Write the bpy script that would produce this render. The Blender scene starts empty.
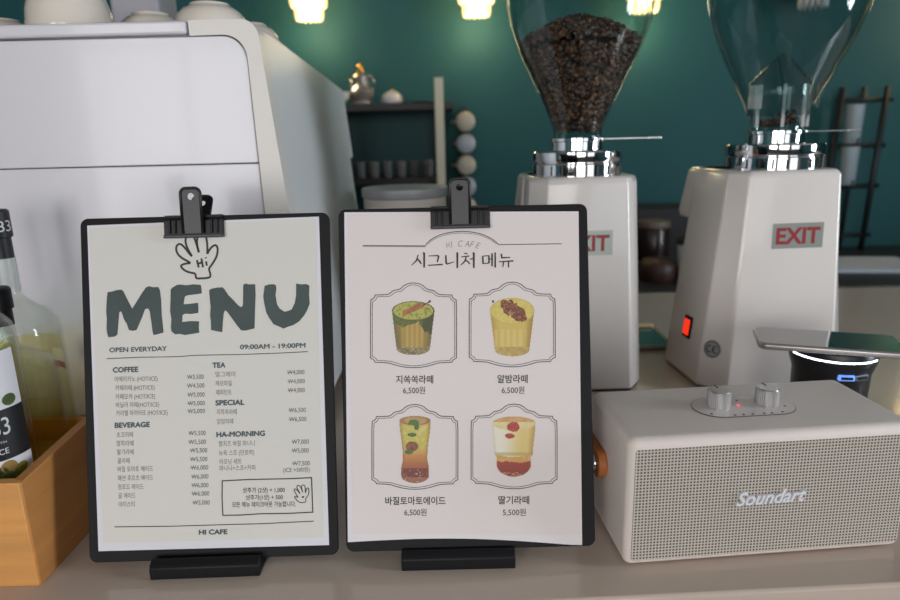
import bpy, bmesh, math, random
import numpy as np
from mathutils import Vector, Matrix

random.seed(7)
R = math.radians
S = bpy.context.scene
COL = S.collection

# ------------------------------------------------------------------ camera
cd = bpy.data.cameras.new('camera')
cam = bpy.data.objects.new('camera', cd)
COL.objects.link(cam)
cd.sensor_width = 36.0
cd.lens = 26.0
cd.clip_start = 0.02
cam.matrix_world = Matrix.Translation((0, 0, 0.379)) @ Matrix.Rotation(R(76), 4, 'X') @ Matrix.Rotation(R(-1.4), 4, 'Z')
cd.dof.use_dof = True
cd.dof.focus_distance = 0.62
cd.dof.aperture_fstop = 5.0
S.camera = cam

# ------------------------------------------------------------------ world, light, exposure
W = bpy.data.worlds.new('world')
S.world = W
W.use_nodes = True
W.node_tree.nodes['Background'].inputs[0].default_value = (0.80, 0.90, 1.0, 1)
W.node_tree.nodes['Background'].inputs[1].default_value = 1.0
S.view_settings.view_transform = 'Standard'
S.view_settings.look = 'None'
S.view_settings.exposure = 0.08
S.view_settings.gamma = 1.0
S.cycles.transparent_max_bounces = 40


def area(name, loc, target, sx, sy, power, color):
    l = bpy.data.lights.new(name, 'AREA')
    l.shape = 'RECTANGLE'
    l.size, l.size_y = sx, sy
    l.energy = power
    l.color = color
    o = bpy.data.objects.new(name, l)
    COL.objects.link(o)
    o.location = loc
    o.rotation_euler = (Vector(target) - Vector(loc)).to_track_quat('-Z', 'Y').to_euler()
    return o


# daylight coming in through the window openings behind and beside the viewer
area('daylight_street_left', (-1.75, -3.12, 0.55), (-1.6, 2, 0.3), 1.5, 1.9, 48, (1.0, 0.96, 0.93))
area('daylight_street_middle', (0.15, -3.12, 0.55), (0.1, 2, 0.3), 1.5, 1.9, 35, (1.0, 0.96, 0.93))
area('daylight_street_right', (2.05, -3.12, 0.55), (1.9, 2, 0.3), 1.5, 1.9, 6, (1.0, 0.96, 0.93))
area('daylight_side', (3.32, -0.08, 0.65), (0, 0.3, 0.3), 0.68, 1.7, 66, (0.84, 0.92, 1.0))


# ------------------------------------------------------------------ helpers
def lin(c):
    out = []
    for v in c[:3]:
        v = v / 255.0
        out.append(v / 12.92 if v <= 0.04045 else ((v + 0.055) / 1.055) ** 2.4)
    return (*out, 1.0)


MATS = {}


def mat(name, rgb=(200, 200, 200), rough=0.5, metal=0.0, **kw):
    if name in MATS:
        return MATS[name]
    m = bpy.data.materials.new(name)
    m.use_nodes = True
    b = m.node_tree.nodes['Principled BSDF']
    b.inputs['Base Color'].default_value = lin(rgb)
    b.inputs['Roughness'].default_value = rough
    b.inputs['Metallic'].default_value = metal
    if 'emit' in kw:
        b.inputs['Emission Color'].default_value = lin(kw['emit'])
        b.inputs['Emission Strength'].default_value = kw.get('power', 1.0)
    if 'coat' in kw:
        b.inputs['Coat Weight'].default_value = kw['coat']
        b.inputs['Coat Roughness'].default_value = 0.06
    if 'spec' in kw:
        b.inputs['Specular IOR Level'].default_value = kw['spec']
    if 'sss' in kw:
        b.inputs['Subsurface Weight'].default_value = kw['sss']
        b.inputs['Subsurface Scale'].default_value = 0.01
    nt = m.node_tree
    if 'noise' in kw:            # (scale, amount, stretch xyz): wear / grain in the colour
        sc, amt, st = kw['noise']
        tc = nt.nodes.new('ShaderNodeTexCoord')
        mp = nt.nodes.new('ShaderNodeMapping')
        mp.inputs['Scale'].default_value = st
        n = nt.nodes.new('ShaderNodeTexNoise')
        n.inputs['Scale'].default_value = sc
        n.inputs['Detail'].default_value = 6
        mr = nt.nodes.new('ShaderNodeMapRange')
        mr.inputs['From Min'].default_value = 0.25
        mr.inputs['From Max'].default_value = 0.75
        mr.inputs['To Min'].default_value = 1 - amt
        mr.inputs['To Max'].default_value = 1 + amt
        mx = nt.nodes.new('ShaderNodeMix')
        mx.data_type = 'RGBA'
        mx.blend_type = 'MULTIPLY'
        mx.inputs['Factor'].default_value = 1
        mx.inputs['A'].default_value = lin(rgb)
        nt.links.new(tc.outputs['Object'], mp.inputs['Vector'])
        nt.links.new(mp.outputs['Vector'], n.inputs['Vector'])
        nt.links.new(n.outputs['Fac'], mr.inputs['Value'])
        nt.links.new(mr.outputs['Result'], mx.inputs['B'])
        nt.links.new(mx.outputs['Result'], b.inputs['Base Color'])
    if 'bump' in kw:
        sc, st = kw['bump']
        tc = nt.nodes.new('ShaderNodeTexCoord')
        n = nt.nodes.new('ShaderNodeTexNoise')
        n.inputs['Scale'].default_value = sc
        n.inputs['Detail'].default_value = 3
        bp = nt.nodes.new('ShaderNodeBump')
        bp.inputs['Strength'].default_value = st
        bp.inputs['Distance'].default_value = 0.002
        nt.links.new(tc.outputs['Object'], n.inputs['Vector'])
        nt.links.new(n.outputs['Fac'], bp.inputs['Height'])
        nt.links.new(bp.outputs['Normal'], b.inputs['Normal'])
    MATS[name] = m
    return m


def clear(name, tint=(248, 250, 250), ior=1.45, rough=0.02, milk=0.0, edge=0.7):
    """thin clear plastic or glass: see-through, with a Fresnel sheen"""
    if name in MATS:
        return MATS[name]
    m = bpy.data.materials.new(name)
    m.use_nodes = True
    nt = m.node_tree
    nt.nodes.clear()
    out = nt.nodes.new('ShaderNodeOutputMaterial')
    tr = nt.nodes.new('ShaderNodeBsdfTransparent')
    tr.inputs[0].default_value = lin(tint)
    gl = nt.nodes.new('ShaderNodeBsdfGlossy')
    gl.inputs['Roughness'].default_value = rough
    lw = nt.nodes.new('ShaderNodeLayerWeight')
    lw.inputs['Blend'].default_value = .5
    pw_ = nt.nodes.new('ShaderNodeMath')
    pw_.operation = 'POWER'
    pw_.inputs[1].default_value = 3.2
    fr = nt.nodes.new('ShaderNodeMapRange')
    f0 = ((ior - 1) / (ior + 1)) ** 2
    fr.inputs['To Min'].default_value = f0
    fr.inputs['To Max'].default_value = f0 + edge
    nt.links.new(lw.outputs['Facing'], pw_.inputs[0])
    nt.links.new(pw_.outputs[0], fr.inputs['Value'])
    mx = nt.nodes.new('ShaderNodeMixShader')
    nt.links.new(fr.outputs[0], mx.inputs[0])
    last = tr.outputs[0]
    if milk:
        df = nt.nodes.new('ShaderNodeBsdfDiffuse')
        df.inputs[0].default_value = lin((232, 232, 230))
        m2 = nt.nodes.new('ShaderNodeMixShader')
        m2.inputs[0].default_value = milk
        nt.links.new(tr.outputs[0], m2.inputs[1])
        nt.links.new(df.outputs[0], m2.inputs[2])
        last = m2.outputs[0]
    nt.links.new(last, mx.inputs[1])
    nt.links.new(gl.outputs[0], mx.inputs[2])
    nt.links.new(mx.outputs[0], out.inputs[0])
    MATS[name] = m
    return m


def painted(name, rough=0.6):
    """printed ink: colour carried by the mesh"""
    if name in MATS:
        return MATS[name]
    m = bpy.data.materials.new(name)
    m.use_nodes = True
    nt = m.node_tree
    b = nt.nodes['Principled BSDF']
    b.inputs['Roughness'].default_value = rough
    a = nt.nodes.new('ShaderNodeAttribute')
    a.attribute_name = 'ink'
    nt.links.new(a.outputs['Color'], b.inputs['Base Color'])
    MATS[name] = m
    return m


def empty(name, label, cat, loc=(0, 0, 0), rot=(0, 0, 0), group=None, kind=None):
    o = bpy.data.objects.new(name, None)
    o.empty_display_size = 0.02
    COL.objects.link(o)
    o.location = loc
    o.rotation_euler = rot
    return tag(o, label, cat, group, kind)


def tag(o, label=None, cat=None, group=None, kind=None):
    if label:
        o['label'] = label
    if cat:
        o['category'] = cat
    if group:
        o['group'] = group
    if kind:
        o['kind'] = kind
    return o


def link(name, me, m, parent=None, smooth=None, label=None):
    o = bpy.data.objects.new(name, me)
    COL.objects.link(o)
    if m is not None and not me.materials:
        me.materials.append(m)
    if parent is not None:
        o.parent = parent
    if smooth is not None:
        me.polygons.foreach_set('use_smooth', [True] * len(me.polygons))
        if smooth < 180:
            me.set_sharp_from_angle(angle=R(smooth))
    if label:
        o['label'] = label
    return o


class MB:
    """collects shapes into one mesh"""
    def __init__(s):
        s.bm = bmesh.new()

    def box(s, x0, y0, z0, x1, y1, z1, bev=0.0, seg=2):
        g = bmesh.ops.create_cube(s.bm, size=1)
        vs = g['verts']
        for v in vs:
            v.co = Vector((x0 + (v.co.x + .5) * (x1 - x0), y0 + (v.co.y + .5) * (y1 - y0), z0 + (v.co.z + .5) * (z1 - z0)))
        if bev:
            es = list({e for v in vs for e in v.link_edges})
            bmesh.ops.bevel(s.bm, geom=es, offset=bev, segments=seg, profile=.5, affect='EDGES')
        return s

    def lathe(s, prof, seg=48, c=(0, 0, 0), axis='Z', close=False):
        rings = []
        for r, z in prof:
            ring = []
            if r < 1e-6:
                p = (0, 0, z)
                ring = [p]
            else:
                ring = [(r * math.cos(2 * math.pi * k / seg), r * math.sin(2 * math.pi * k / seg), z) for k in range(seg)]
            rings.append([s.bm.verts.new(s._ax(p, c, axis)) for p in ring])
        n = len(rings)
        for i in range(n if close else n - 1):
            a, b = rings[i], rings[(i + 1) % n]
            for k in range(seg):
                k2 = (k + 1) % seg
                if len(a) == 1 and len(b) == 1:
                    continue
                if len(a) == 1:
                    s.bm.faces.new((a[0], b[k2], b[k]))
                elif len(b) == 1:
                    s.bm.faces.new((a[k], a[k2], b[0]))
                else:
                    s.bm.faces.new((a[k], a[k2], b[k2], b[k]))
        return s

    def _ax(s, p, c, axis):
        x, y, z = p
        if axis == 'X':
            x, y, z = z, x, y
        elif axis == 'Y':
            x, y, z = x, z, -y
        return (x + c[0], y + c[1], z + c[2])

    def cyl(s, r, z0, z1, seg=32, c=(0, 0, 0), axis='Z', bev=0.0):
        if bev:
            return s.lathe([(0, z0), (r - bev, z0), (r - bev * .3, z0 + bev * .3), (r, z0 + bev), (r, z1 - bev), (r - bev * .3, z1 - bev * .3), (r - bev, z1), (0, z1)], seg, c, axis)
        return s.lathe([(0, z0), (r, z0), (r, z1), (0, z1)], seg, c, axis)

    def tube(s, pts, r, seg=10, closed=False):
        pts = [Vector(p) for p in pts]
        n = len(pts)
        rings = []
        up = Vector((0.0123, 0.02, 1)).normalized()
        for i, p in enumerate(pts):
            if closed:
                t = pts[(i + 1) % n] - pts[i - 1]
            else:
                t = pts[min(i + 1, n - 1)] - pts[max(i - 1, 0)]
            t.normalize()
            u = up - t * up.dot(t)
            if u.length < 0.05:
                u = Vector((1, 0, 0)) - t * t.x
            u.normalize()
            v = t.cross(u)
            rr = r[i] if isinstance(r, (list, tuple)) else r
            rings.append([s.bm.verts.new(p + (u * math.cos(2 * math.pi * k / seg) + v * math.sin(2 * math.pi * k / seg)) * rr) for k in range(seg)])
        for i in range(n if closed else n - 1):
            a, b = rings[i], rings[(i + 1) % n]
            for k in range(seg):
                s.bm.faces.new((a[k], a[(k + 1) % seg], b[(k + 1) % seg], b[k]))
        if not closed:
            s.bm.faces.new(rings[0][::-1])
            s.bm.faces.new(rings[-1])
        return s

    def loft(s, loops, cap=True):
        rs = [[s.bm.verts.new(p) for p in lp] for lp in loops]
        n = len(rs[0])
        for a, b in zip(rs, rs[1:]):
            for k in range(n):
                s.bm.faces.new((a[k], a[(k + 1) % n], b[(k + 1) % n], b[k]))
        if cap:
            s.bm.faces.new(rs[0][::-1])
            s.bm.faces.new(rs[-1])
        return s

    def prism(s, poly, a, b, axis='Y'):
        """2-D polygon swept between a and b; axis Y: poly is (x,z); X: poly is (y,z); Z: poly is (x,y)"""
        def q(p, t):
            return {'Y': (p[0], t, p[1]), 'X': (t, p[0], p[1]), 'Z': (p[0], p[1], t)}[axis]
        return s.loft([[q(p, a) for p in poly], [q(p, b) for p in poly]])

    def raw(s, verts, faces):
        vs = [s.bm.verts.new(v) for v in verts]
        for f in faces:
            try:
                s.bm.faces.new([vs[i] for i in f])
            except ValueError:
                pass
        return s

    def build(s, name, m, parent=None, smooth=None, bevel=None, label=None, fix=True):
        if fix:
            bmesh.ops.recalc_face_normals(s.bm, faces=s.bm.faces[:])
        me = bpy.data.meshes.new(name)
        s.bm.to_mesh(me)
        s.bm.free()
        o = link(name, me, m, parent, smooth, label)
        if bevel:
            w, sg = bevel
            md = o.modifiers.new('bevel', 'BEVEL')
            md.width = w
            md.segments = sg
            md.limit_method = 'ANGLE'
            md.angle_limit = R(35)
            if smooth is None:
                me.polygons.foreach_set('use_smooth', [True] * len(me.polygons))
                me.set_sharp_from_angle(angle=R(40))
        return o


def rounded(w, h, r, n=6, cx=0, cy=0):
    pts = []
    for sx, sy, a0 in ((1, 1, 0), (-1, 1, 90), (-1, -1, 180), (1, -1, 270)):
        for k in range(n + 1):
            a = R(a0 + 90 * k / n)
            pts.append((cx + sx * (w / 2 - r) + r * math.cos(a), cy + sy * (h / 2 - r) + r * math.sin(a)))
    return pts


def plate(outer, holes=(), ext=0.001):
    """mesh of a flat outline with holes, extruded +-ext along local z (2-D curve fill)"""
    c = bpy.data.curves.new('outline', 'CURVE')
    c.dimensions = '2D'
    c.fill_mode = 'BOTH'
    c.extrude = ext
    for lp in [outer, *holes]:
        sp = c.splines.new('POLY')
        sp.points.add(len(lp) - 1)
        for p, q in zip(sp.points, lp):
            p.co = (q[0], q[1], 0, 1)
        sp.use_cyclic_u = True
    o = bpy.data.objects.new('outline', c)
    COL.objects.link(o)
    bpy.context.view_layer.update()
    me = bpy.data.meshes.new_from_object(o.evaluated_get(bpy.context.evaluated_depsgraph_get()))
    bpy.data.objects.remove(o)
    bpy.data.curves.remove(c)
    me.materials.clear()
    return me


TXT = {}


def text_geo(body, bold=0.0, shear=0.0):
    key = (body, bold, shear)
    if key in TXT:
        return TXT[key]
    c = bpy.data.curves.new('lettering', 'FONT')
    c.body = body
    c.size = 1.0
    c.offset = bold
    c.shear = shear
    c.resolution_u = 3
    o = bpy.data.objects.new('lettering', c)
    COL.objects.link(o)
    bpy.context.view_layer.update()
    me = bpy.data.meshes.new_from_object(o.evaluated_get(bpy.context.evaluated_depsgraph_get()))
    vs = [tuple(v.co) for v in me.vertices]
    fs = [tuple(p.vertices) for p in me.polygons]
    bpy.data.objects.remove(o)
    bpy.data.curves.remove(c)
    bpy.data.meshes.remove(me)
    TXT[key] = (vs, fs)
    return TXT[key]


def homography(src, dst):
    A = []
    for (x, y), (u, v) in zip(src, dst):
        A.append([x, y, 1, 0, 0, 0, -u * x, -u * y, -u])
        A.append([0, 0, 0, x, y, 1, -v * x, -v * y, -v])
    _, _, vt = np.linalg.svd(np.array(A, float))
    Hm = vt[-1].reshape(3, 3)

    def f(x, y):
        q = Hm @ np.array([x, y, 1.0])
        return (q[0] / q[2], q[1] / q[2])
    return f


class Sheet:
    """layout of a printed sheet: layout units -> metres on the sheet's face (x right, z up, print facing -y)"""
    def __init__(s, src, dst):
        s.f = homography(src, dst)

    def pt(s, x, y, lift):
        a, b = s.f(x, y)
        return (a / 1000, -lift, b / 1000)

    def text(s, mb, body, xl, xr, y, cap, slope=0.0, bold=0.0, shear=0.0, lift=0.0009, hangul=False):
        vs, fs = text_geo(body, 0.0, shear)
        xs = [v[0] for v in vs]
        x0, x1 = min(xs), max(xs)
        k = (xr - xl) / (x1 - x0)
        ky = cap / (0.80 if hangul else 0.69)
        offs = [(0, 0)] if not bold else [(-bold, 0), (bold, 0), (0, bold), (0, -bold), (0, 0)]
        for n_, (ox, oy) in enumerate(offs):
            out = []
            for v in vs:
                px = xl + (v[0] - x0 + ox) * k
                py = y + slope * (px - xl) - (v[1] + oy) * ky
                out.append(s.pt(px, py, lift + n_ * .00001))
            mb.raw(out, fs)

    def stroke(s, mb, pts, w, lift=0.0009, closed=False):
        """pen line with a round-ish joint"""
        P = [np.array(p[:2], float) for p in pts]
        Wd = [p[2] if len(p) > 2 else w for p in pts]
        n = len(P)
        L, Rr = [], []
        for i in range(n):
            a = P[i - 1] if (i > 0 or closed) else P[i]
            b = P[(i + 1) % n] if (i < n - 1 or closed) else P[i]
            t1 = P[i] - a
            t2 = b - P[i]
            l1, l2 = np.hypot(*t1), np.hypot(*t2)
            t = (t1 / l1 if l1 > 1e-9 else 0) + (t2 / l2 if l2 > 1e-9 else 0)
            lt = np.hypot(*t)
            t = t / lt if lt > 1e-6 else t2 / max(l2, 1e-9)
            nn = np.array([-t[1], t[0]])
            m = 1.0
            if l1 > 1e-9 and l2 > 1e-9:
                m = min(1.6, 1 / max(0.3, abs(float(np.dot(t, t2 / l2)))))
            L.append(P[i] + nn * Wd[i] * .5 * m)
            Rr.append(P[i] - nn * Wd[i] * .5 * m)
        vs = [s.pt(*p, lift) for p in L] + [s.pt(*p, lift) for p in Rr]
        fs = []
        for i in range(n if closed else n - 1):
            j = (i + 1) % n
            fs.append((i, j, n + j, n + i))
        mb.raw(vs, fs)

    def poly(s, name, pts, m, parent, lift=0.0009, hole=()):
        q = [s.f(*p) for p in pts]
        me = plate([(a / 1000, b / 1000) for a, b in q], [], 0.0)
        me.transform(Matrix.Translation((0, -lift, 0)) @ Matrix.Rotation(R(90), 4, 'X'))
        return link(name, me, m, parent)


# ------------------------------------------------------------------ materials
M_wall = mat('teal_wall', (20, 83, 87), 0.7, noise=(1.2, .05, (1, 1, .3)), bump=(9, .12))
M_white = mat('plaster', (205, 203, 198), 0.8)
M_ceil = mat('ceiling_paint', (150, 150, 150), 0.85)
M_floor = mat('floor_concrete', (92, 87, 82), 0.5, noise=(3, .15, (1, 1, 1)))
M_counter = mat('counter_stone', (200, 182, 167), 0.13, noise=(3.0, .05, (1, 1, 1)), spec=.5)
M_darkc = mat('dark_counter', (34, 36, 40), 0.45, noise=(5, .1, (1, 1, 1)))
M_black = mat('black_plastic', (20, 19, 22), 0.5, spec=.25, bump=(900, .08))
M_board = mat('black_board', (19, 18, 21), 0.55, spec=.22, bump=(700, .1))
M_clip = mat('black_clip_enamel', (24, 23, 26), 0.3, spec=.35)
M_clipedge = mat('clip_lip', (66, 66, 70), 0.25, .4)  # greyer than the clip enamel: the lip's highlight is painted into its colour
M_paperL = mat('menu_paper', (221, 219, 225), 0.6)
M_paperR = mat('signature_paper', (227, 221, 224), 0.55)
M_ink = mat('ink', (50, 51, 52), 0.6)
M_inkP = mat('ink_price', (78, 80, 80), 0.6)
M_inkL = mat('ink_light', (104, 104, 102), 0.6)
M_inkG = mat('ink_green', (54, 70, 69), 0.55, noise=(22, .22, (1, 1, 1)))
M_inkB = mat('ink_heading', (70, 88, 94), 0.6)
M_spk = mat('warm_white_leatherette', (230, 218, 211), 0.42, bump=(1500, .25))
M_alu = mat('brushed_aluminium', (205, 205, 205), 0.28, 1.0)
M_chrome = mat('chrome', (225, 225, 228), 0.07, 1.0)
M_leather = mat('tan_leather', (168, 96, 42), 0.5, noise=(80, .15, (1, 1, 1)))
M_gr = mat('grinder_enamel', (222, 215, 210), 0.2, coat=.4)
M_mach = mat('machine_panel', (216, 213, 219), 0.24, coat=.2)  # bluish cast of the panel's reflections is put into its base colour
M_machf = mat('machine_frame', (222, 217, 211), 0.32)
M_gap = mat('shadow_gap', (22, 22, 24), 0.8)
M_cup = mat('cream_porcelain', (228, 218, 206), 0.06, coat=1.0)
M_red = mat('red_print', (150, 36, 46), 0.4)
M_foil = mat('silver_foil', (158, 164, 156), 0.35, .5)
M_glass = clear('clear_plastic', (240, 246, 246), 1.42, .03)
M_bglass = clear('bottle_glass', (250, 252, 250), 1.45, .02, 0, .4)
M_syrup = clear('pale_syrup', (250, 245, 218), 1.15, .05, 0, .1)
M_frost = clear('frosted_collar', (235, 238, 240), 1.4, .2, .35)
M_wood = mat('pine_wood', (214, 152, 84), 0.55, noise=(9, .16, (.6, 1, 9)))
M_woodd = mat('pine_edge', (170, 108, 54), 0.6, noise=(14, .2, (1, 1, 5)))

# ------------------------------------------------------------------ the room
X0, X1, Y0, Y1, Z0, Z1 = -3.0, 3.2, -3.0, 2.75, -1.0, 1.9


def struct(name, mb, m, **k):
    o = mb.build(name, m, None, **k)
    o['kind'] = 'structure'
    return o


struct('floor', MB().box(X0 - .1, Y0 - .1, Z0 - .1, X1 + .1, Y1 + .1, Z0), M_floor)
struct('ceiling', MB().box(X0 - .1, Y0 - .1, Z1, X1 + .1, Y1 + .1, Z1 + .1), M_ceil)
struct('wall_back', MB().box(X0 - .1, Y1, Z0, X1 + .1, Y1 + .1, Z1), M_wall)
struct('wall_left', MB().box(X0 - .1, Y0, Z0, X0, Y1, Z1), M_wall)


def wall_with_openings(name, axis, at, thick, lo, hi, holes, m):
    mb = MB()
    def bx(a0, a1, b0, b1):
        if a1 - a0 < 1e-4 or b1 - b0 < 1e-4:
            return
        if axis == 'Y':
            mb.box(a0, at, b0, a1, at + thick, b1)
        else:
            mb.box(at, a0, b0, at + thick, a1, b1)
    a = lo
    for h0, h1, z0, z1 in holes:
        bx(a, h0, Z0, Z1)
        bx(h0, h1, Z0, z0)
        bx(h0, h1, z1, Z1)
        a = h1
    bx(a, hi, Z0, Z1)
    return struct(name, mb, m)


front_holes = [(-2.5, -1.0, -.4, 1.5), (-.6, .9, -.4, 1.5), (1.3, 2.8, -.4, 1.5)]
wall_with_openings('wall_front', 'Y', Y0 - .1, .1, X0 - .1, X1 + .1, front_holes, mat('front_wall_paint', (110, 108, 106), .8))
side_holes = [(-.44, .28, -.2, 1.5)]
wall_with_openings('wall_right', 'X', X1, .1, Y0, Y1, side_holes, M_wall)
M_frame = mat('window_frame_paint', (48, 48, 50), 0.4)
for i, (a, b, c, d) in enumerate(front_holes):
    mb = MB()
    for x in (a, (a + b) / 2 - .02, b - .04):
        mb.box(x, Y0 - .06, c, x + .04, Y0 - .02, d)
    for z in (c, d - .5, d - .04):
        mb.box(a, Y0 - .058, z, b, Y0 - .022, z + .04)
    struct('window_%d' % (i + 1), mb, M_frame)
a, b, c, d = side_holes[0]
mb = MB()
for y in (a, (a + b) / 2 - .02, b - .04):
    mb.box(X1 + .02, y, c, X1 + .06, y + .04, d)
for z in (c, d - .04):
    mb.box(X1 + .022, a, z, X1 + .058, b, z + .04)
struct('window_4', mb, M_frame)

# serving counter with a slightly skewed front edge
FR = lambda x: 0.4645 + 0.036 * x
bar = empty('serving_counter', 'long greige stone serving counter that the menus and speaker stand on', 'counter', (.5, 1.0, Z0))
o = MB().prism([(-1.6, FR(-1.6)), (2.6, FR(2.6)), (2.6, 1.545), (-1.6, 1.545)], -.045, 0, 'Z').build('worktop', M_counter, bar, bevel=(.003, 2))
o.location = (-.5, -1.0, -Z0)
o = MB().box(-1.55, .52, Z0, 2.55, 1.50, -.045).build('cabinet', M_white, bar)
o.location = (-.5, -1.0, -Z0)

back = empty('back_counter', 'low dark back counter along the teal wall', 'counter', (0, 2.37, Z0))
MB().box(-2.2, -.36, .855, 3.1, .37, .89, .004).build('worktop', M_darkc, back)
MB().box(-2.2, -.33, 0, 3.1, .36, .855).build('cabinet', M_darkc, back)

# ------------------------------------------------------------------ espresso machine (its back faces the viewer)
mx0, mx1, my = -1.00, -.2275, .80
mach = empty('espresso_machine', 'large white espresso machine with its panelled back behind the left menu board', 'espresso machine', (-.60, 1.10, 0))
mo = Vector((-.60, 1.10, 0))


def mpart(mb, name, m, **k):
    o = mb.build(name, m, mach, **k)
    o.location = -mo
    return o


mpart(MB().box(mx0, my + .006, .03, mx1 - .002, 1.36, .495, .004), 'body', M_gap)
pw = 1.2 / 1000


def arc(cx, cy, r, a0, a1, n=10):
    return [(cx + r * math.cos(R(a0 + (a1 - a0) * k / n)), cy + r * math.sin(R(a0 + (a1 - a0) * k / n))) for k in range(n + 1)]


rr = .026
up_poly = [(mx0, .3556), (mx1 + .0016, .3556), (mx1 - .001, .4990 - rr)] + arc(mx1 - rr - .001, .4990 - rr, rr, 0, 90) + [(mx0, .4990)]
mpart(MB().prism(up_poly, my, my + .012), 'upper_panel', M_mach, bevel=(.0012, 2))
lo_poly = [(mx0, .012), (mx1 + .008, .012), (mx1 + .0016, .3545), (mx0, .3545)]
mpart(MB().prism(lo_poly, my, my + .012), 'lower_panel', M_mach, bevel=(.0012, 2))
# cup rail strip along the top
mpart(MB().box(mx0, my - .002, .5015, -.2940, my + .03, .5165, .003), 'cup_rail', M_mach)
mpart(MB().box(mx0, my + .02, .495, -.25, 1.36, .5045), 'cup_tray', mat('tray_steel', (170, 170, 172), .3, .8))
# moulded corner frame: strip right of the panel, its top shoulder, and the flared side wall
g = .0010
fr = [(-.2915, .5165), (-.2915, .4998)] + [(x, z + g) for x, z in arc(mx1 - rr - .001, .4990 - rr + .0002, rr, 90, 0)]
fr = [(x + (g if i > 2 else 0), z) for i, (x, z) in enumerate(fr)]
fr += [(mx1 + .0016 + g, .355), (mx1 + .0085 + g, .012), (-.1685, .012), (-.194, .2956), (-.2127, .500)] + arc(-.232, .497, .0195, 8, 90, 6)
mpart(MB().prism(fr, my - .001, my + .03), 'corner_frame', M_machf, bevel=(.0015, 2))


def side(xo):
    """side wall outline in (y, z) at an outward lean given by xo(z)"""
    prof = [(.826, .03), (.826, .5165), (.90, .5165), (1.40, .482), (1.415, .470), (1.418, .348), (1.412, .342), (1.375, .342), (1.372, .05), (1.33, .03)]
    return [[(xo(z) - t, y, z) for y, z in prof] for t in (.016, 0)]


xr = lambda z: -.170 + (-.2127 + .170) * (z - .03) / .47 if z < .50 else -.2127 - (z - .50) * .7
mpart(MB().loft(side(xr)), 'side_panel', mat('machine_side', (220, 221, 222), .3), bevel=(.004, 3))  # side colour lightened to make up for weaker light from the right
xl = lambda z: -1.2 - xr(z) + .172 - .0
mpart(MB().loft(side(lambda z: -1.0 - (xr(z) + .2127) - .0)), 'side_panel', mat('machine_side'), bevel=(.004, 3))
mpart(MB().box(-1.0, my - .001, .03, -.998, my + .03, .51), 'corner_frame', M_machf)
for x in (-.92, -.28):
    for y in (.88, 1.28):
        mpart(MB().cyl(.022, 0, .031, 20, (x, y, 0)), 'foot', M_black)


def inverted_cup(name, x, y, r, h, label, ang):
    t = empty(name, label, 'cup', (x, y, .5050), (0, 0, R(ang)), 'upturned cups on the espresso machine')
    prof = [(r * .90, 0), (r * .97, .002), (r, h * .12), (r * .995, h * .3), (r * .96, h * .55), (r * .86, h * .78), (r * .70, h * .93), (r * .55, h * .98), (r * .53, h * 1.05), (r * .49, h * 1.05), (r * .47, h * .99), (0, h * .985)]
    MB().lathe(prof, 56).build('bowl', M_cup, t, smooth=60)
    pts = [(r * .95, 0, h * .22), (r * 1.25, 0, h * .2), (r * 1.42, 0, h * .38), (r * 1.32, 0, h * .6), (r * .93, 0, h * .62)]
    MB().tube(pts, r * .09, 10).build('handle', M_cup, t, smooth=180)


inverted_cup('coffee_cup', -.4790, .900, .0515, .075, 'large upturned cream cup, biggest on top of the white machine', 100)
inverted_cup('coffee_cup', -.578, .915, .042, .035, 'low upturned cream cup cut by the photo edge, beside the biggest cup', 100)
inverted_cup('coffee_cup', -.4060, .975, .0460, .0480, 'flattest upturned cream cup, just right of the biggest cup', 80)
inverted_cup('coffee_cup', -.3010, .908, .0465, .046, 'glossy upturned cream cup at the corner of the machine top', 80)
inverted_cup('coffee_cup', -.2860, 1.035, .0410, .042, 'upturned cream cup half hidden at the back right of the machine top', 60)
gb = MB().box(-.535, 1.13, .505, -.456, 1.21, .66, .006).build('grey_box', mat('grey_card', (176, 174, 182), .6))
tag(gb, 'pale grey carton standing behind the cups on the machine', 'box')

# ------------------------------------------------------------------ wooden crate and syrup bottles
crate = empty('wooden_crate', 'low open pine crate holding syrup bottles at the counter front', 'crate', (-.495, .64, 0))
co = Vector((-.495, .64, 0))


def cpart(mb, name, m, **k):
    o = mb.build(name, m, crate, **k)
    o.location = -co
    return o


cpart(MB().box(-.62, .503, 0, -.3725, .5125, .1015), 'front_board', M_wood, bevel=(.0008, 2))
cpart(MB().prism([(.504, 0), (.785, 0), (.785, .119), (.504, .1012)], -.3805, -.371, 'X'), 'side_board', mat('pine_side_shaded', (186, 126, 66), .55, noise=(9, .16, (1, .6, 9))), bevel=(.0008, 2))  # side boards use a darker copy of the front pine, shade put into the colour
cpart(MB().prism([(.504, 0), (.785, 0), (.785, .119), (.504, .1012)], -.6205, -.611, 'X'), 'side_board', mat('pine_side_shaded'), bevel=(.0008, 2))
cpart(MB().box(-.611, .7755, 0, -.3805, .785, .040), 'back_board', M_wood)
cpart(MB().box(-.611, .5125, .004, -.3805, .7755, .012), 'base_board', M_wood)
M_lab = mat('label_paper', (218, 216, 220), .5)
M_labk = mat('label_black', (20, 20, 24), .45)
M_silver = mat('silver_print', (205, 205, 210), .35)


def wrap(me_pts, r, a0):
    """bend flat (u, z) lettering round a cylinder of radius r, u=0 at angle a0 (degrees, -90 faces the viewer)"""
    return [(r * math.cos(R(a0) + u / r), r * math.sin(R(a0) + u / r), z) for u, z in me_pts]


def band(mb, r, z0, z1, a0, a1, n=40):
    vs = []
    for k in range(n + 1):
        a = R(a0 + (a1 - a0) * k / n)
        for z in (z0, z1):
            vs.append((r * math.cos(a), r * math.sin(a), z))
    mb.raw(vs, [(2 * k, 2 * k + 2, 2 * k + 3, 2 * k + 1) for k in range(n)])
    return mb


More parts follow.
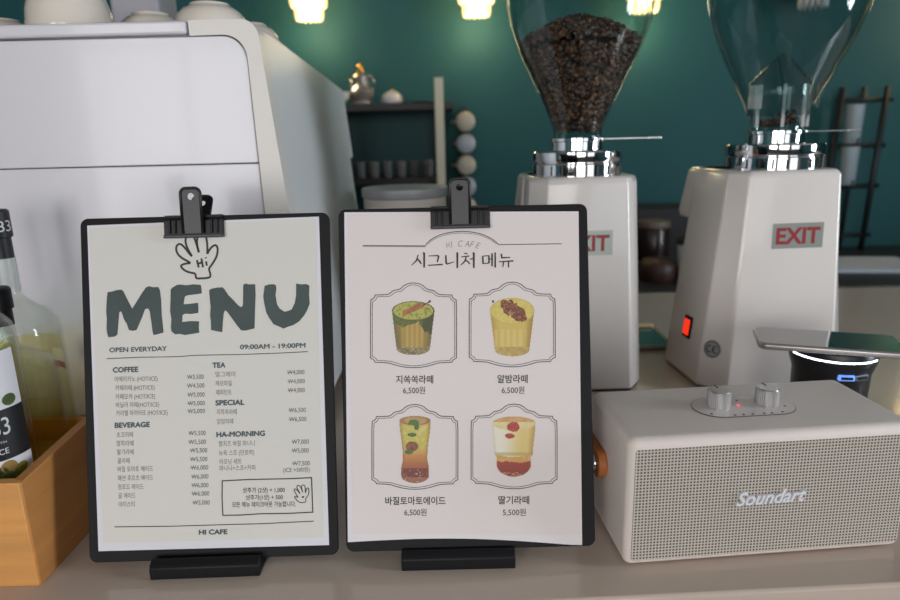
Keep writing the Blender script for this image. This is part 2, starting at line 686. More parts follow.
def wrapped_text(mb, body, r, z, height, a_mid, width=None, bold=0.0):
    vs, fs = text_geo(body, bold)
    x0, x1 = min(v[0] for v in vs), max(v[0] for v in vs)
    k = height / .69
    kx = width / (x1 - x0) if width else k
    q = [((v[0] - (x0 + x1) / 2) * kx, z + v[1] * k) for v in vs]
    mb.raw(wrap(q, r, a_mid), fs)


def bottle(label, x, y, r, zs, cap_r, cap, level, liquid, neck_label, extra):
    """zs: z of body top, shoulder end / neck base, neck top (above the crate base)"""
    t = empty('syrup_bottle', label, 'bottle', (x, y, .0122), (0, 0, 0), 'syrup bottles in the crate')
    zb, zn, zt = zs
    nr = cap_r * .80
    prof = [(0, 0), (r * .9, 0), (r, .006), (r, zb), (r * .96, zb + (zn - zb) * .25), (r * .80, zb + (zn - zb) * .48), (r * .52, zb + (zn - zb) * .68), (nr * 1.35, zb + (zn - zb) * .86), (nr, zn), (nr * .95, zt)]
    ins = [(max(a - .0022, 0), z + (.004 if i < 2 else 0)) for i, (a, z) in enumerate(prof)]
    MB().lathe(prof + ins[::-1], 56, close=False).build('glass_body', M_bglass if not extra.get('solid') else extra['solid'], t, smooth=60)
    li = [(0, .0045), (r * .88, .0045), (r - .003, .008), (r - .003, min(level, zb)), (r - .004, level) if level <= zb else (r * .8, level), (0, level)]
    MB().lathe(li, 48).build('liquid', liquid, t, smooth=50)
    z0, z1 = cap
    mb = MB()
    mb.lathe([(0, z0), (cap_r * .82, z0), (cap_r * .82, z0 + (z1 - z0) * .42), (cap_r, z0 + (z1 - z0) * .44), (cap_r, z1 - .002), (cap_r - .002, z1), (0, z1)], 36)
    c = mb.build('cap', M_labk, t, smooth=40)
    if extra.get('cap_text'):
        mb = MB()
        wrapped_text(mb, extra['cap_text'], cap_r + .0004, z0 + (z1 - z0) * .56, .012, -58)
        mb.build('lettering', M_silver, c)
    if neck_label:
        band(MB(), nr + .0008, neck_label[0], neck_label[1], 0, 360).build('neck_label', M_frost, t, smooth=180, fix=True)
    return t


bottle('tall clear syrup bottle, rearmost in the pine crate, with pale liquid inside', -.5005, .7230, .0445, (.161, .208, .279), .0135, (.248, .302), .1470, M_syrup,
       (.209, .248), {'cap_text': '1883'})
t = bottle('clear syrup bottle with short black cap, standing between the label bottle and the tall bottle', -.4515, .6345, .0410, (.142, .174, .214), .0115, (.194, .233), .10, M_syrup, None, {})
M_oil = mat('bottle_white', (214, 212, 216), .35)
t = bottle('front syrup bottle with white and black label and printed fruit', -.4300, .5535, .0375, (.205, .24, .282), .014, (.272, .32), .19, M_syrup, None, {})
mb = MB()
band(mb, .0382, .066, .196, -170, 0)
lb = mb.build('label', M_lab, t, smooth=180)
band(MB(), .0386, .0975, .144, -170, 0).build('black_panel', M_labk, lb, smooth=180)
mb = MB()
wrapped_text(mb, '1883', .0390, .121, .0160, -47, .030)
wrapped_text(mb, 'MAISON ROUTIN', .0390, .1135, .0022, -52, .027)
wrapped_text(mb, 'FRANCE', .0390, .1035, .0052, -50, .025, .01)
mb.build('lettering', M_silver, lb)
# printed fruit on the label: overlapping green and ochre discs
fruit_cols = [(104, 120, 40), (136, 128, 44), (66, 84, 34), (150, 118, 62), (92, 108, 50), (120, 98, 52), (58, 70, 32)]
fm = painted('fruit_print', .5)
vs, fs, cols = [], [], []
n0 = 0
for k in range(46):
    u = random.uniform(-.052, .002)
    z = random.uniform(.070, .0935) if k < 43 else random.uniform(.146, .152)
    rad = random.uniform(.004, .0075)
    c = lin(random.choice(fruit_cols))
    ring = [(u + rad * math.cos(2 * math.pi * i / 12), z + rad * .85 * math.sin(2 * math.pi * i / 12)) for i in range(12)]
    vs += wrap([(a, min(max(b, .067), .0973) if k < 43 else max(b, .1442)) for a, b in ring], .0384 + k * .000004, -20)
    fs.append(list(range(n0, n0 + 12)))
    cols.append(c)
    n0 += 12
me = bpy.data.meshes.new('fruit_print')
me.from_pydata(vs, [], fs)
at = me.color_attributes.new('ink', 'FLOAT_COLOR', 'CORNER')
i = 0
for f_, c in zip(fs, cols):
    for _ in f_:
        at.data[i].color = c
        i += 1
link('fruit_print', me, fm, lb)
# small back label seen through the tall bottle
tall = [o for o in bpy.data.objects if o.name.startswith('syrup_bottle')][0]
bl = band(MB(), .0412, .105, .129, 30, 75).build('back_label', M_lab, tall, smooth=180)
band(MB(), .0409, .105, .113, 30, 75).build('red_band', mat('label_red', (150, 60, 60), .5), bl, smooth=180)

# ------------------------------------------------------------------ clipboards on stands
def clipboard(label, loc, yaw, w, h, clip_x, clip_turn):
    t = empty('clipboard', label, 'clipboard', loc, (R(-14), 0, R(yaw)), 'menu clipboards')
    t.rotation_mode = 'XYZ'
    MB().prism(rounded(w, h, .007, 5, 0, h / 2), 0, .0032).build('board', M_board, t, bevel=(.0006, 2))
    c = MB()
    zt = h - .004
    c.box(-.0270, -.0042, h - .0185, .0270, -.0015, zt, .0006)                    # front jaw
    c.box(-.0270, .0034, h - .0185, .0270, .0060, zt, .0006)                      # rear jaw
    c.box(-.0265, -.0040, h - .0024, .0265, .0058, h + .0004, .0008)             # spring back over the board edge
    for x in (-.0215, -.0165, .0165, .0215):
        c.box(x - .0010, -.0062, h - .0165, x + .0010, -.0040, zt, .0006)
    jaw = c.build('clip', M_clip, t)
    jaw.location.x = clip_x
    MB().box(-.0272, -.0060, h - .0205, .0272, -.0012, h - .0175, .0008).build('lip', M_clipedge, jaw)
    # two thumb levers with a hole, splayed apart
    topc = arc(-.0040, .0355, .0050, 180, 90, 4) + arc(.0040, .0355, .0050, 90, 0, 4)
    out = [(-.0090, 0)] + topc + [(.0090, 0)]
    for s_ in (-1, 1):
        me = plate(out, [[(.0032 * math.cos(a / 14 * 2 * math.pi), .0330 + .0032 * math.sin(a / 14 * 2 * math.pi)) for a in range(14)]], .0007)
        lv = link('lever', me, M_clip, jaw)
        lv.rotation_euler = (R(90 - (22 if s_ > 0 else -7)), 0, 0)
        lv.location = (0, -.0052 if s_ < 0 else .0066, h - .0165)
        rim = MB()
        rail = [(-.0088, 0, .001)] + [(a, b, .001) for a, b in topc] + [(.0088, 0, .001)]
        rim.tube(rail, .0013, 8)
        r_ = rim.build('lever_rim', M_clip, jaw, smooth=180)
        r_.rotation_euler = lv.rotation_euler
        r_.location = lv.location
    return t


cbL = clipboard('black clipboard holding the MENU price list, left of the two', (-.2214, .5213, .0102), .8, .227, .3145, -.0089, 0)
cbR = clipboard('black clipboard holding the signature drinks sheet, right of the two', (.0136, .5221, .0135), 0, .228, .3135, -.0025, 0)


def stand(label, cx, w, y, yaw):
    t = empty('display_stand', label, 'stand', (cx, y, 0), (0, 0, R(yaw)), 'black stands under the clipboards')
    # low bar in front, foot plate and a back rest leaning with the board
    MB().prism([(0, 0), (0, .011), (.003, .0145), (.0088, .0165), (.0095, .0035), (.075, .0035), (.075, 0)], -w / 2, w / 2, 'X').build('foot', M_black, t, bevel=(.0008, 2))
    k = math.tan(R(14))
    MB().prism([(.0170, .0034), (.0170 + .10 * k, .10), (.0200 + .10 * k, .10), (.030, .0034)], -w * .36, w * .36, 'X').build('back_rest', M_black, t, bevel=(.0006, 2))
    return t


stand('black easel stand under the MENU clipboard', -.2262, .098, .5080, 1.2)
stand('black easel stand under the signature drinks clipboard', .0018, .1030, .5110, 0)


def paper(name, label, holder, corners, m, curl=0.0):
    """sheet held by the clip: top-level, lying on the board's face"""
    t = bpy.data.objects.new(name, None)
    t.empty_display_size = .02
    COL.objects.link(t)
    t.location = holder.location
    t.rotation_euler = holder.rotation_euler
    tag(t, label, 'menu')
    (ax, ay), (bx, by), (cx, cy), (dx, dy) = [(p[0] / 1000, p[1] / 1000) for p in corners]
    vs, fs = [], []
    n = 24
    for j in range(2):
        for i in range(n + 1):
            u = i / n
            x = (ax + (bx - ax) * u) if j == 0 else (dx + (cx - dx) * u)
            z = (ay + (by - ay) * u) if j == 0 else (dy + (cy - dy) * u) + curl * math.sin(math.pi * min(1, u / .95)) ** 1.0
            vs.append((x, -.0005, z))
    for i in range(n):
        fs.append((i, i + 1, n + 2 + i, n + 1 + i))
    mb = MB().raw(vs, fs)
    o = mb.build('sheet', m, t)
    md = o.modifiers.new('thickness', 'SOLIDIFY')
    md.thickness = .00025
    md.offset = 0
    return t


# ---------------- left sheet: MENU
cornL = [(-106.8, 308.1), (104.2, 310.8), (105.1, 9.5), (-104.8, 10.8)]
pL = paper('menu_sheet', 'off-white price list headed MENU, clipped to the left clipboard', cbL, cornL, M_paperL)
sL = Sheet([(87.5, 225.6), (319, 216.6), (329.2, 544.8), (98.8, 551)], cornL)


def z1(p):
    return [(100 + x / 7.5, 275 + y / 7.5) for x, y in p]


def z2(p):
    return [(200 + x / 7.5, 275 + y / 7.5) for x, y in p]


sL.poly('printed_background', [(89.5, 228), (316, 219), (323.8, 537), (104, 543)], mat('print_cream', (217, 213, 206), .6), pL, .00072)
letM = z1([(60, 128), (95, 124), (125, 114), (163, 109), (178, 122), (212, 190), (245, 252), (270, 212), (318, 135), (348, 92), (372, 84), (400, 92), (440, 90), (452, 112), (462, 185), (466, 300), (475, 380), (480, 430), (462, 436), (428, 446), (404, 450), (396, 420), (388, 355), (376, 270), (362, 250), (342, 256), (318, 318), (278, 412), (250, 419), (220, 412), (204, 366), (182, 330), (168, 285), (158, 272), (148, 280), (138, 400), (134, 448), (112, 462), (66, 467), (58, 440), (52, 402), (55, 330), (50, 280), (54, 180)])
letE = z1([(545, 95), (580, 74), (605, 71), (648, 77), (700, 70), (758, 73), (764, 100), (766, 138), (720, 145), (660, 152), (640, 160), (634, 190), (630, 219), (680, 216), (738, 208), (741, 245), (740, 284), (690, 292), (640, 290), (622, 300), (619, 352), (680, 345), (746, 347), (744, 395), (748, 432), (690, 442), (640, 450), (600, 441), (565, 445), (538, 420), (534, 390), (538, 330), (528, 270), (532, 180), (533, 110)])
letN = z2([(70, 115), (90, 102), (130, 94), (172, 92), (185, 105), (215, 150), (255, 190), (290, 228), (312, 242), (324, 225), (325, 150), (326, 75), (342, 63), (365, 70), (416, 69), (419, 150), (415, 260), (411, 400), (375, 409), (345, 416), (312, 416), (280, 378), (240, 322), (205, 275), (190, 264), (180, 290), (174, 350), (170, 428), (130, 422), (85, 412), (84, 350), (78, 300), (82, 240), (74, 160)])
letU = z2([(486, 82), (520, 70), (555, 69), (572, 78), (574, 110), (568, 150), (580, 220), (600, 252), (636, 275), (672, 266), (690, 256), (712, 210), (722, 150), (722, 64), (760, 70), (800, 68), (822, 80), (820, 150), (824, 215), (806, 262), (785, 300), (745, 348), (700, 376), (660, 388), (628, 402), (600, 388), (552, 368), (520, 320), (498, 280), (484, 215), (476, 160)])
tl = None
for nm, lp in (('letter_m', letM), ('letter_e', letE), ('letter_n', letN), ('letter_u', letU)):
    # one lettering part: join the four outlines
    q = [sL.f(*p) for p in lp]
    me = plate([(a / 1000, b / 1000) for a, b in q], [], 0.0)
    me.transform(Matrix.Translation((0, -.0009, 0)) @ Matrix.Rotation(R(90), 4, 'X'))
    if tl is None:
        tl = bmesh.new()
    tl.from_mesh(me)
me = bpy.data.meshes.new('title_lettering')
tl.to_mesh(me)
tl.free()
link('title_lettering', me, M_inkG, pL)


def zh(p):
    return [(165 + x * 70 / 764, 230 + y * 55 / 600) for x, y in p]


def smooth_path(pts, n=5):
    """Catmull-Rom through the points"""
    P = [np.array(p, float) for p in pts]
    out = []
    for i in range(len(P) - 1):
        p0 = P[max(i - 1, 0)]
        p1, p2 = P[i], P[i + 1]
        p3 = P[min(i + 2, len(P) - 1)]
        for k in range(n):
            t = k / n
            out.append(tuple(.5 * ((2 * p1) + (-p0 + p2) * t + (2 * p0 - 5 * p1 + 4 * p2 - p3) * t * t + (-p0 + 3 * p1 - 3 * p2 + p3) * t ** 3)))
    out.append(tuple(P[-1]))
    return out


hand = MB()
for ln in ([(232, 80), (228, 130), (245, 190), (270, 240), (298, 288)],
           [(298, 288), (262, 248), (225, 200), (185, 162), (155, 155), (130, 180), (128, 225), (150, 270), (195, 310), (250, 340), (282, 362)],
           [(282, 362), (240, 366), (195, 378), (180, 396), (200, 425), (250, 456), (335, 476)],
           [(335, 476), (338, 500), (348, 526), (400, 528), (470, 522), (495, 510), (498, 480), (486, 440)],
           [(486, 440), (488, 415), (530, 355), (565, 290), (578, 225), (572, 185), (552, 166), (520, 182), (490, 215), (465, 262)],
           [(465, 262), (466, 220), (464, 150), (452, 80)],
           [(318, 80), (340, 130), (358, 190), (372, 246)], [(358, 82), (352, 120), (356, 170), (374, 244)]):
    sL.stroke(hand, zh(smooth_path(ln)), 2.1)
for ln in ([(352, 328), (362, 370), (372, 410)], [(358, 372), (408, 352)], [(400, 310), (410, 360), (418, 408)], [(452, 342), (460, 390)], [(446, 298), (451, 310)]):
    sL.stroke(hand, zh(ln), 2.0)
hand.build('hand_drawing', M_ink, pL)
lines = MB()
sL.stroke(lines, [(107, 358.6), (140, 357.2), (178, 356.6), (196, 355.2), (240, 354.4), (280, 353), (308, 351.5)], .8)
sL.stroke(lines, [(115, 526.6), (170, 526), (230, 524.2), (262, 523.4), (290, 522), (314, 520.8)], .9)
bx = [(222.6, 480.6), (248, 479.3), (262, 479.0), (290, 478.4), (311.7, 477.4), (312.4, 495), (313, 511.8), (290, 513), (262, 513.4), (240, 514.8), (223.2, 515), (222.4, 498)]
sL.stroke(lines, bx, 1.15, closed=True)
lines.build('ruled_lines', M_ink, pL)
hh = MB()


def zs(p):
    return [(205 + x / 6, 420 + y / 6) for x, y in p]


for ln in ([(560, 462), (538, 425), (540, 412), (555, 420), (572, 440), (553, 405), (560, 390), (575, 400), (588, 432), (580, 398), (592, 388), (602, 400), (604, 435), (612, 408), (624, 412), (622, 445), (606, 470), (604, 490), (570, 492), (545, 470), (540, 458), (560, 462)],):
    sL.stroke(hh, zs(smooth_path(ln, 4)), .9)
sL.stroke(hh, zs([(582, 462), (596, 458)]), 1.6)
hh.build('hand_drawing', M_ink, pL)
sl = -.028


def heading(tx, a, b, y, cap, slope, bold):
    mb = MB()
    sL.text(mb, tx, a, b, y, cap, slope, bold)
    mb.build('heading', M_inkB, pL)


heading('OPEN EVERYDAY', 110, 167, 352.2, 4.5, sl, .035)
heading('09:00AM - 19:00PM', 240.5, 305.5, 349.2, 4.5, sl, .035)
for tx, xl_, xr_, y in (('COFFEE', 113.5, 138.5, 372.3), ('BEVERAGE', 115.5, 150, 427.6), ('TEA', 213, 225.5, 367.6), ('SPECIAL', 216, 244.5, 405.2), ('HA-MORNING', 217, 265, 436.8)):
    heading(tx, xl_, xr_, y, 4.9, sl, .05)
heading('HI CAFE', 199.5, 227.5, 534.2, 4.6, -.02, .05)
left_items = [('아메리카노 (HOT/ICE)', 115, 158, 381.4), ('카페라떼 (HOT/ICE)', 115.8, 155, 390.2), ('카페모카 (HOT/ICE)', 116, 155.5, 399), ('바닐라 라떼(HOT/ICE)', 116.3, 159.5, 407.2), ('카라멜 마끼아또 (HOT/ICE)', 116.6, 168, 415.4),
              ('초코라떼', 117, 133.5, 437), ('말차라떼', 117, 134, 445.6), ('딸기라떼', 117.5, 134, 454.2), ('꿀라떼', 118, 130, 463), ('바질 토마토 에이드', 118, 153.5, 471.3), ('패션 후르츠 에이드', 118.3, 153.5, 480.2), ('청포도 에이드', 118.5, 144, 489), ('귤 에이드', 118.8, 136, 497.8), ('아이스티', 119, 135, 506.4),
              ('얼그레이', 215.5, 235.5, 376.6), ('캐모마일', 215.8, 232, 385.6), ('페퍼민트', 216.3, 232, 394.6), ('지쏙쏙라떼', 217, 237, 414.2), ('알밤라떼', 217.3, 233.5, 423.6),
              ('햄치즈 바질 파니니', 219, 255, 445.8), ('뉴욕 스프 (단호박)', 219.3, 254.5, 455), ('하모닝 세트', 219.5, 242, 463.8), ('파니니+스프+커피', 219.6, 255.5, 470.2)]
for i0, i1 in ((0, 5), (5, 14), (14, 17), (17, 19), (19, 23)):
    items = MB()
    for tx, a, b, y in left_items[i0:i1]:
        sL.text(items, tx, a, b, y, 5.0, -.02, 0, hangul=True)
    items.build('item_list', M_inkL, pL)
cw = [(3500, 187.5, 204, 379), (4500, 187.5, 204.8, 387.8), (5000, 188, 205, 396.8), (5000, 188, 205.2, 405.4), (5000, 188, 205.2, 413.2),
      (5500, 189, 206, 435.2), (5500, 189, 206.3, 444), (5500, 190.5, 207.6, 452.4), (5500, 190.7, 207.6, 461.2), (6000, 191, 208.6, 469.6), (6000, 191.8, 208.8, 478.6), (6000, 192, 208.8, 487.2), (6000, 192.2, 209.6, 495.6), (5000, 193, 210, 504.6),
      (4000, 287.5, 304.6, 374.4), (4000, 288, 305, 383.4), (4000, 288.2, 305, 392.4), (6500, 289, 306, 412.2), (6500, 289.3, 306.6, 421.2), (7000, 292, 309, 443.8), (5000, 292, 309, 452.6), (7500, 292.6, 310, 465.4)]
for i0, i1 in ((0, 5), (5, 14), (14, 17), (17, 19), (19, 22)):
    price = MB()
    for v, a, b, y in cw[i0:i1]:
        sL.text(price, 'W{:,}'.format(v), a, b, y, 4.4, -.02)
        sL.stroke(price, [(a - .4, y - 2.0), (a + 5.0, y - 2.1)], .28)
    if i0 < 19:
        price.build('price_list', M_inkP, pL)
sL.text(price, '(ICE +500원)', 283.5, 310, 471.8, 4.0, -.02)
price.build('price_list', M_inkP, pL)
price = MB()
for tx, a, b, y in (('샷추가 (2샷) + 1,000', 243, 285, 492.2), ('샷추가(1샷) + 500', 246, 283, 499.4), ('모든 메뉴 테이크아웃 가능합니다.', 232.5, 296, 506.6)):
    sL.text(price, tx, a, b, y, 4.8, -.012, .012, hangul=True)
price.build('boxed_note', M_ink, pL)

# ---------------- right sheet: signature drinks
cornR = [(-108.3, 310.9), (105.9, 306.5), (101.7, 1.4), (-112.4, 9.2)]
pR = paper('menu_sheet', 'white signature drinks sheet with four framed drink pictures, on the right clipboard', cbR, cornR, M_paperR, .0045)
cornRb = [(-108.3, 310.9), (105.9, 306.5), (101.7, 1.4), (-112.4, 9.2)]
sR = Sheet([(344.4, 212.4), (578.4, 211.5), (582, 544.8), (348, 542)], cornRb)


sR.poly('printed_background', [(347.5, 214), (577.5, 213), (581, 535), (353, 534)], mat('print_blush', (226, 216, 213), .55), pR, .00072)


def zt(p):
    return [(360 + q[0] / 4.5, 225 + q[1] / 4.5, *q[2:]) for q in p]


orn = MB()
sR.stroke(orn, [(363, 245.6), (425.5, 246)], .75)
sR.stroke(orn, [(363, 246.6), (425.5, 246.9)], .45)
sR.stroke(orn, [(498.6, 244.8), (561.5, 243.9)], .75)
arch = [(425.5, 246), (428, 242.5), (433, 238.5), (440, 235.2), (450, 232.6), (461, 231.6), (473, 232.4), (483, 234.8), (491, 238.6), (496, 242.4), (498.6, 244.8)]
sR.stroke(orn, smooth_path(arch), .8)
sR.stroke(orn, smooth_path([(x, y + 1.6) for x, y in arch[1:-1]]), .4)
half = smooth_path([(0, 38), (24, 41), (44, 50), (58, 62), (70, 69), (84, 72), (94, 74), (104, 80), (116, 90), (128, 94)], 3) + [(150, 95), (184, 96), (186, 106), (194, 114), (204, 118), (206, 160), (206, 398), (196, 403), (187, 410), (184, 418), (140, 420), (118, 422), (92, 430), (62, 438), (30, 443), (0, 444)]


def frame(cx, top):
    for ins, wd in ((0, .8), (8.5, .55)):
        pts = []
        for x, y in half:
            yy = y + (ins if y < 250 else -ins)
            xx = max(0, x - ins)
            pts.append((xx, yy))
        loop = [(cx + x / 4.8, top + (y - 38) / 4.8) for x, y in pts] + [(cx - x / 4.8, top + (y - 38) / 4.8) for x, y in pts[::-1][1:-1]]
        sR.stroke(orn, loop, wd, closed=True)


FR4 = [(413.6, 283.0), (512.2, 282.2), (415.0, 404.4), (514.0, 404.0)]
for cx, tp in FR4:
    frame(cx, tp)
orn.build('ornament_lines', M_ink, pR)
tt = MB()
K = []   # brush strokes of the Korean title, thick verticals and thin horizontals
K += [[(262, 134, 4), (255, 160, 6), (232, 182, 3)], [(257, 150, 5), (270, 166, 7), (276, 176, 5)], [(284, 124, 5), (289, 128, 8), (289, 192, 7)]]
K += [[(308, 140, 3), (350, 138, 5), (354, 142, 7), (348, 168, 5)], [(306, 182, 4), (372, 178, 6)]]
K += [[(386, 136, 6), (388, 172, 7), (392, 176, 5), (424, 166, 3)], [(434, 124, 5), (438, 128, 8), (438, 194, 7)]]
K += [[(468, 128, 4), (484, 130, 5)], [(456, 144, 4), (492, 140, 5)], [(478, 144, 5), (472, 164, 6), (452, 182, 3)], [(474, 156, 4), (488, 168, 6), (494, 176, 5)], [(494, 154, 4), (512, 152, 5)], [(508, 124, 5), (512, 128, 8), (512, 194, 7)]]
K += [[(552, 140, 6), (554, 176, 7)], [(552, 141, 4), (580, 138, 4)], [(580, 138, 6), (580, 172, 7)], [(554, 174, 4), (580, 172, 4)], [(582, 154, 4), (594, 153, 4)], [(594, 128, 7), (594, 186, 6)], [(608, 124, 6), (608, 192, 7)]]
K += [[(636, 130, 7), (638, 148, 6), (676, 146, 4)], [(624, 166, 4), (690, 162, 6)], [(646, 166, 6), (642, 190, 4)], [(668, 165, 6), (668, 192, 5)]]
for st in K:
    sR.stroke(tt, zt([(x, y, w / 3.9) for x, y, w in st]), 1)
tt.build('title_lettering', mat('ink_title', (52, 47, 49), .6), pR)
# HI CAFE along the arch
hc = MB()
for i, ch in enumerate('HI CAFE'):
    if ch == ' ':
        continue
    xs = [447.0, 451.6, 0, 458.3, 464.6, 469.8, 475.2][i]
    wd = [3.8, 1.2, 0, 4.6, 4.6, 3.6, 3.8][i]
    a = (xs + wd / 2 - 462) / 62
    vs, fs = text_geo(ch, -.012 if ch != 'I' else 0, .18)
    x0_, x1_ = min(v[0] for v in vs), max(v[0] for v in vs)
    out = []
    for v in vs:
        lx = (v[0] - (x0_ + x1_) / 2) * (wd / (x1_ - x0_))
        ly = -v[1] * 6.3 / .69
        bx_, by_ = xs + wd / 2, 246.8 + 3.4 * (a * 5) ** 2 * .35
        out.append(sR.pt(bx_ + lx * math.cos(a * 1.3) - ly * math.sin(a * 1.3), by_ + lx * math.sin(a * 1.3) + ly * math.cos(a * 1.3), .0009))
    hc.raw(out, fs)
hc.build('arched_lettering', mat('ink_grey', (120, 114, 116), .6), pR)
caps = [('지쏙쏙라떼', 396.2, 433.2, 382.8), ('알밤라떼', 497.5, 527.5, 382.2), ('바질토마토에이드', 385.5, 445.5, 504), ('딸기라떼', 498.5, 529, 503.2)]
capp = [('6,500원', 403.2, 425.2, 393.2), ('6,500원', 501.6, 524.2, 393), ('6,500원', 404.4, 426.6, 515), ('5,500원', 502.8, 525.6, 515)]
for (tx, a, b, y), (tx2, a2, b2, y2) in zip(caps, capp):
    cap = MB()
    sR.text(cap, tx, a, b, y, 7.2, -.004, .016, hangul=True)
    sR.text(cap, tx2, a2, b2, y2, 5.6, -.004, .004, hangul=False)
    cap.build('caption', M_ink, pR)


# printed photographs of the drinks: a fine grid of ink dots
def ss(a, b, x):
    t = min(1, max(0, (x - a) / (b - a)))
    return t * t * (3 - 2 * t)


def mixc(a, b, t):
    return tuple(p + (q - p) * t for p, q in zip(a, b))


rng = np.random.RandomState(3)
NZ = rng.rand(64, 64)


def nz(x, y):
    xi, yi = int(math.floor(x)), int(math.floor(y))
    fx, fy = x - xi, y - yi
    g_ = lambda i, j: NZ[i % 64, j % 64]
    return (g_(xi, yi) * (1 - fx) + g_(xi + 1, yi) * fx) * (1 - fy) + (g_(xi, yi + 1) * (1 - fx) + g_(xi + 1, yi + 1) * fx) * fy


def in_ell(x, y, cx, cy, rx, ry):
    return ((x - cx) / rx) ** 2 + ((y - cy) / ry) ** 2


def tumbler(x, y, cx, yt, yb, rt, rb, ryt, ryb):
    """(inside?, t down the wall, s across) of a straight glass"""
    t = (y - yt) / (yb - yt)
    hw = rt + (rb - rt) * min(1, max(0, t))
    s_ = (x - cx) / hw
    inside = abs(s_) <= 1 and (y <= yb + ryb * math.sqrt(max(0, 1 - s_ * s_))) and (y >= yt - ryt * math.sqrt(max(0, 1 - s_ * s_)))
    return inside, t, s_


def drink1(x, y):       # zoom units of the first frame crop (4.8 per layout unit)
    if math.hypot(x - 335, y - 127) < 6 or abs((y - 138) + .6 * (x - 318)) < 3 and 305 < x < 335:
        return (50, 48, 36)
    ins, t, s_ = tumbler(x, y, 256, 172, 352, 102, 80, 46, 32)
    if not ins:
        return None
    e = in_ell(x, y, 256, 172, 102, 46)
    n = nz(x / 9, y / 9)
    n2 = nz(x / 4 + 7, y / 4)
    if e < 1:
        if e > .87:
            return (74, 88, 34)
        d = abs((y - 162) + .46 * (x - 258)) / 1.1
        if d < 13 and 205 < x < 310:
            return mixc((188, 122, 62), (150, 84, 44), n)
        return mixc((190, 184, 86), (108, 128, 46), ss(.45, .8, n * .6 + n2 * .4))
    edge = 212 + 46 * nz(x / 26, 3) + (40 if x > 285 else 0) * nz(x / 12, 9)
    rib = .5 + .5 * math.cos(x / 3.8)
    if y < edge + 8:
        c = mixc((58, 70, 26), (122, 132, 52), n2)
        if x > 300:
            c = mixc(c, (38, 42, 24), .6)
    elif y < 340 + 8 * (1 - s_ * s_):
        c = mixc((200, 168, 84), (168, 134, 62), rib * .8)
        c = mixc(c, (112, 98, 44), ss(.4, 1, abs(s_)))
    else:
        c = mixc((168, 148, 92), (104, 94, 62), n)
        if n2 > .84:
            c = (206, 198, 176)
    return c


def drink2(x, y):
    if math.hypot(x - 158, y - 127) < 6:
        return (40, 38, 34)
    ins, t, s_ = tumbler(x, y, 250, 172, 360, 106, 82, 62, 30)
    if not ins:
        return None
    e = in_ell(x, y, 250, 172, 106, 62)
    n = nz(x / 10, y / 10)
    n2 = nz(x / 4 + 3, y / 4)
    if e < 1:
        if e > .93:
            return (198, 178, 92)
        u = ((x - 258) * .78 + (y - 172) * .62) / 76
        v = (-(x - 258) * .62 + (y - 172) * .78) / (24 + 20 * n)
        if u * u + v * v < 1:
            return mixc((150, 84, 54), (96, 44, 34), ss(.3, .7, n2)) if n > .3 else (178, 122, 84)
        return mixc((232, 214, 112), (220, 196, 92), n)
    rib = .5 + .5 * math.cos(x / 4.6)
    c = mixc((220, 192, 98), (196, 160, 76), ss(-.4, -1, s_) if False else ss(.6, 1, -s_))
    if y > 262:
        c = mixc(c, (238, 216, 138), rib * .55)
    c = mixc(c, (178, 140, 60), ss(.55, 1, s_))
    if y > 344:
        c = mixc((184, 148, 76), (214, 190, 120), n * .8)
    return c


def drink3(x, y):
    def hw(y):
        if y < 150:
            return 74
        if y < 300:
            return 74 - 15 * ss(130, 290, y)
        if y < 345:
            return 59 + 7 * ss(310, 350, y)
        return 66 - 6 * ss(385, 420, y)
    cx = 265
    w = hw(y)
    s_ = (x - cx) / w
    if abs(s_) > 1 or y < 122 - 22 * math.sqrt(max(0, 1 - s_ * s_)) or y > 392 + 30 * math.sqrt(max(0, 1 - s_ * s_)):
        return None
    n = nz(x / 10, y / 10)
    n2 = nz(x / 5 + 2, y / 5)
    e = in_ell(x, y, cx, 122, 74, 24)
    for lx, ly, a, b in ((258, 132, 26, 13), (250, 190, 22, 10), (272, 150, 12, 18), (236, 272, 20, 12)):
        if in_ell(x, y, lx, ly, a, b) < .8 + .4 * n:
            return mixc((58, 96, 40), (84, 118, 52), n2)
    if in_ell(x, y, 250, 246, 30, 24) < 1:
        return mixc((98, 52, 44), (166, 96, 62), n)
    if e < 1:
        return mixc((186, 128, 98), (160, 108, 78), n) if e > .5 else mixc((198, 168, 96), (174, 150, 82), n)
    if y < 285:
        c = mixc((206, 196, 84), (226, 204, 132), ss(.5, .8, n))
        c = mixc(c, (210, 158, 84), ss(230, 290, y))
    elif y < 350:
        c = mixc((206, 138, 72), (172, 92, 58), ss(285, 350, y))
    else:
        c = mixc((136, 58, 48), (88, 40, 34), n2)
        if y > 395:
            c = mixc(c, (202, 152, 116), .5)
        if n2 > .82:
            c = (212, 150, 120)
    return mixc(c, (150, 100, 60), .5 * ss(.7, 1, abs(s_)))


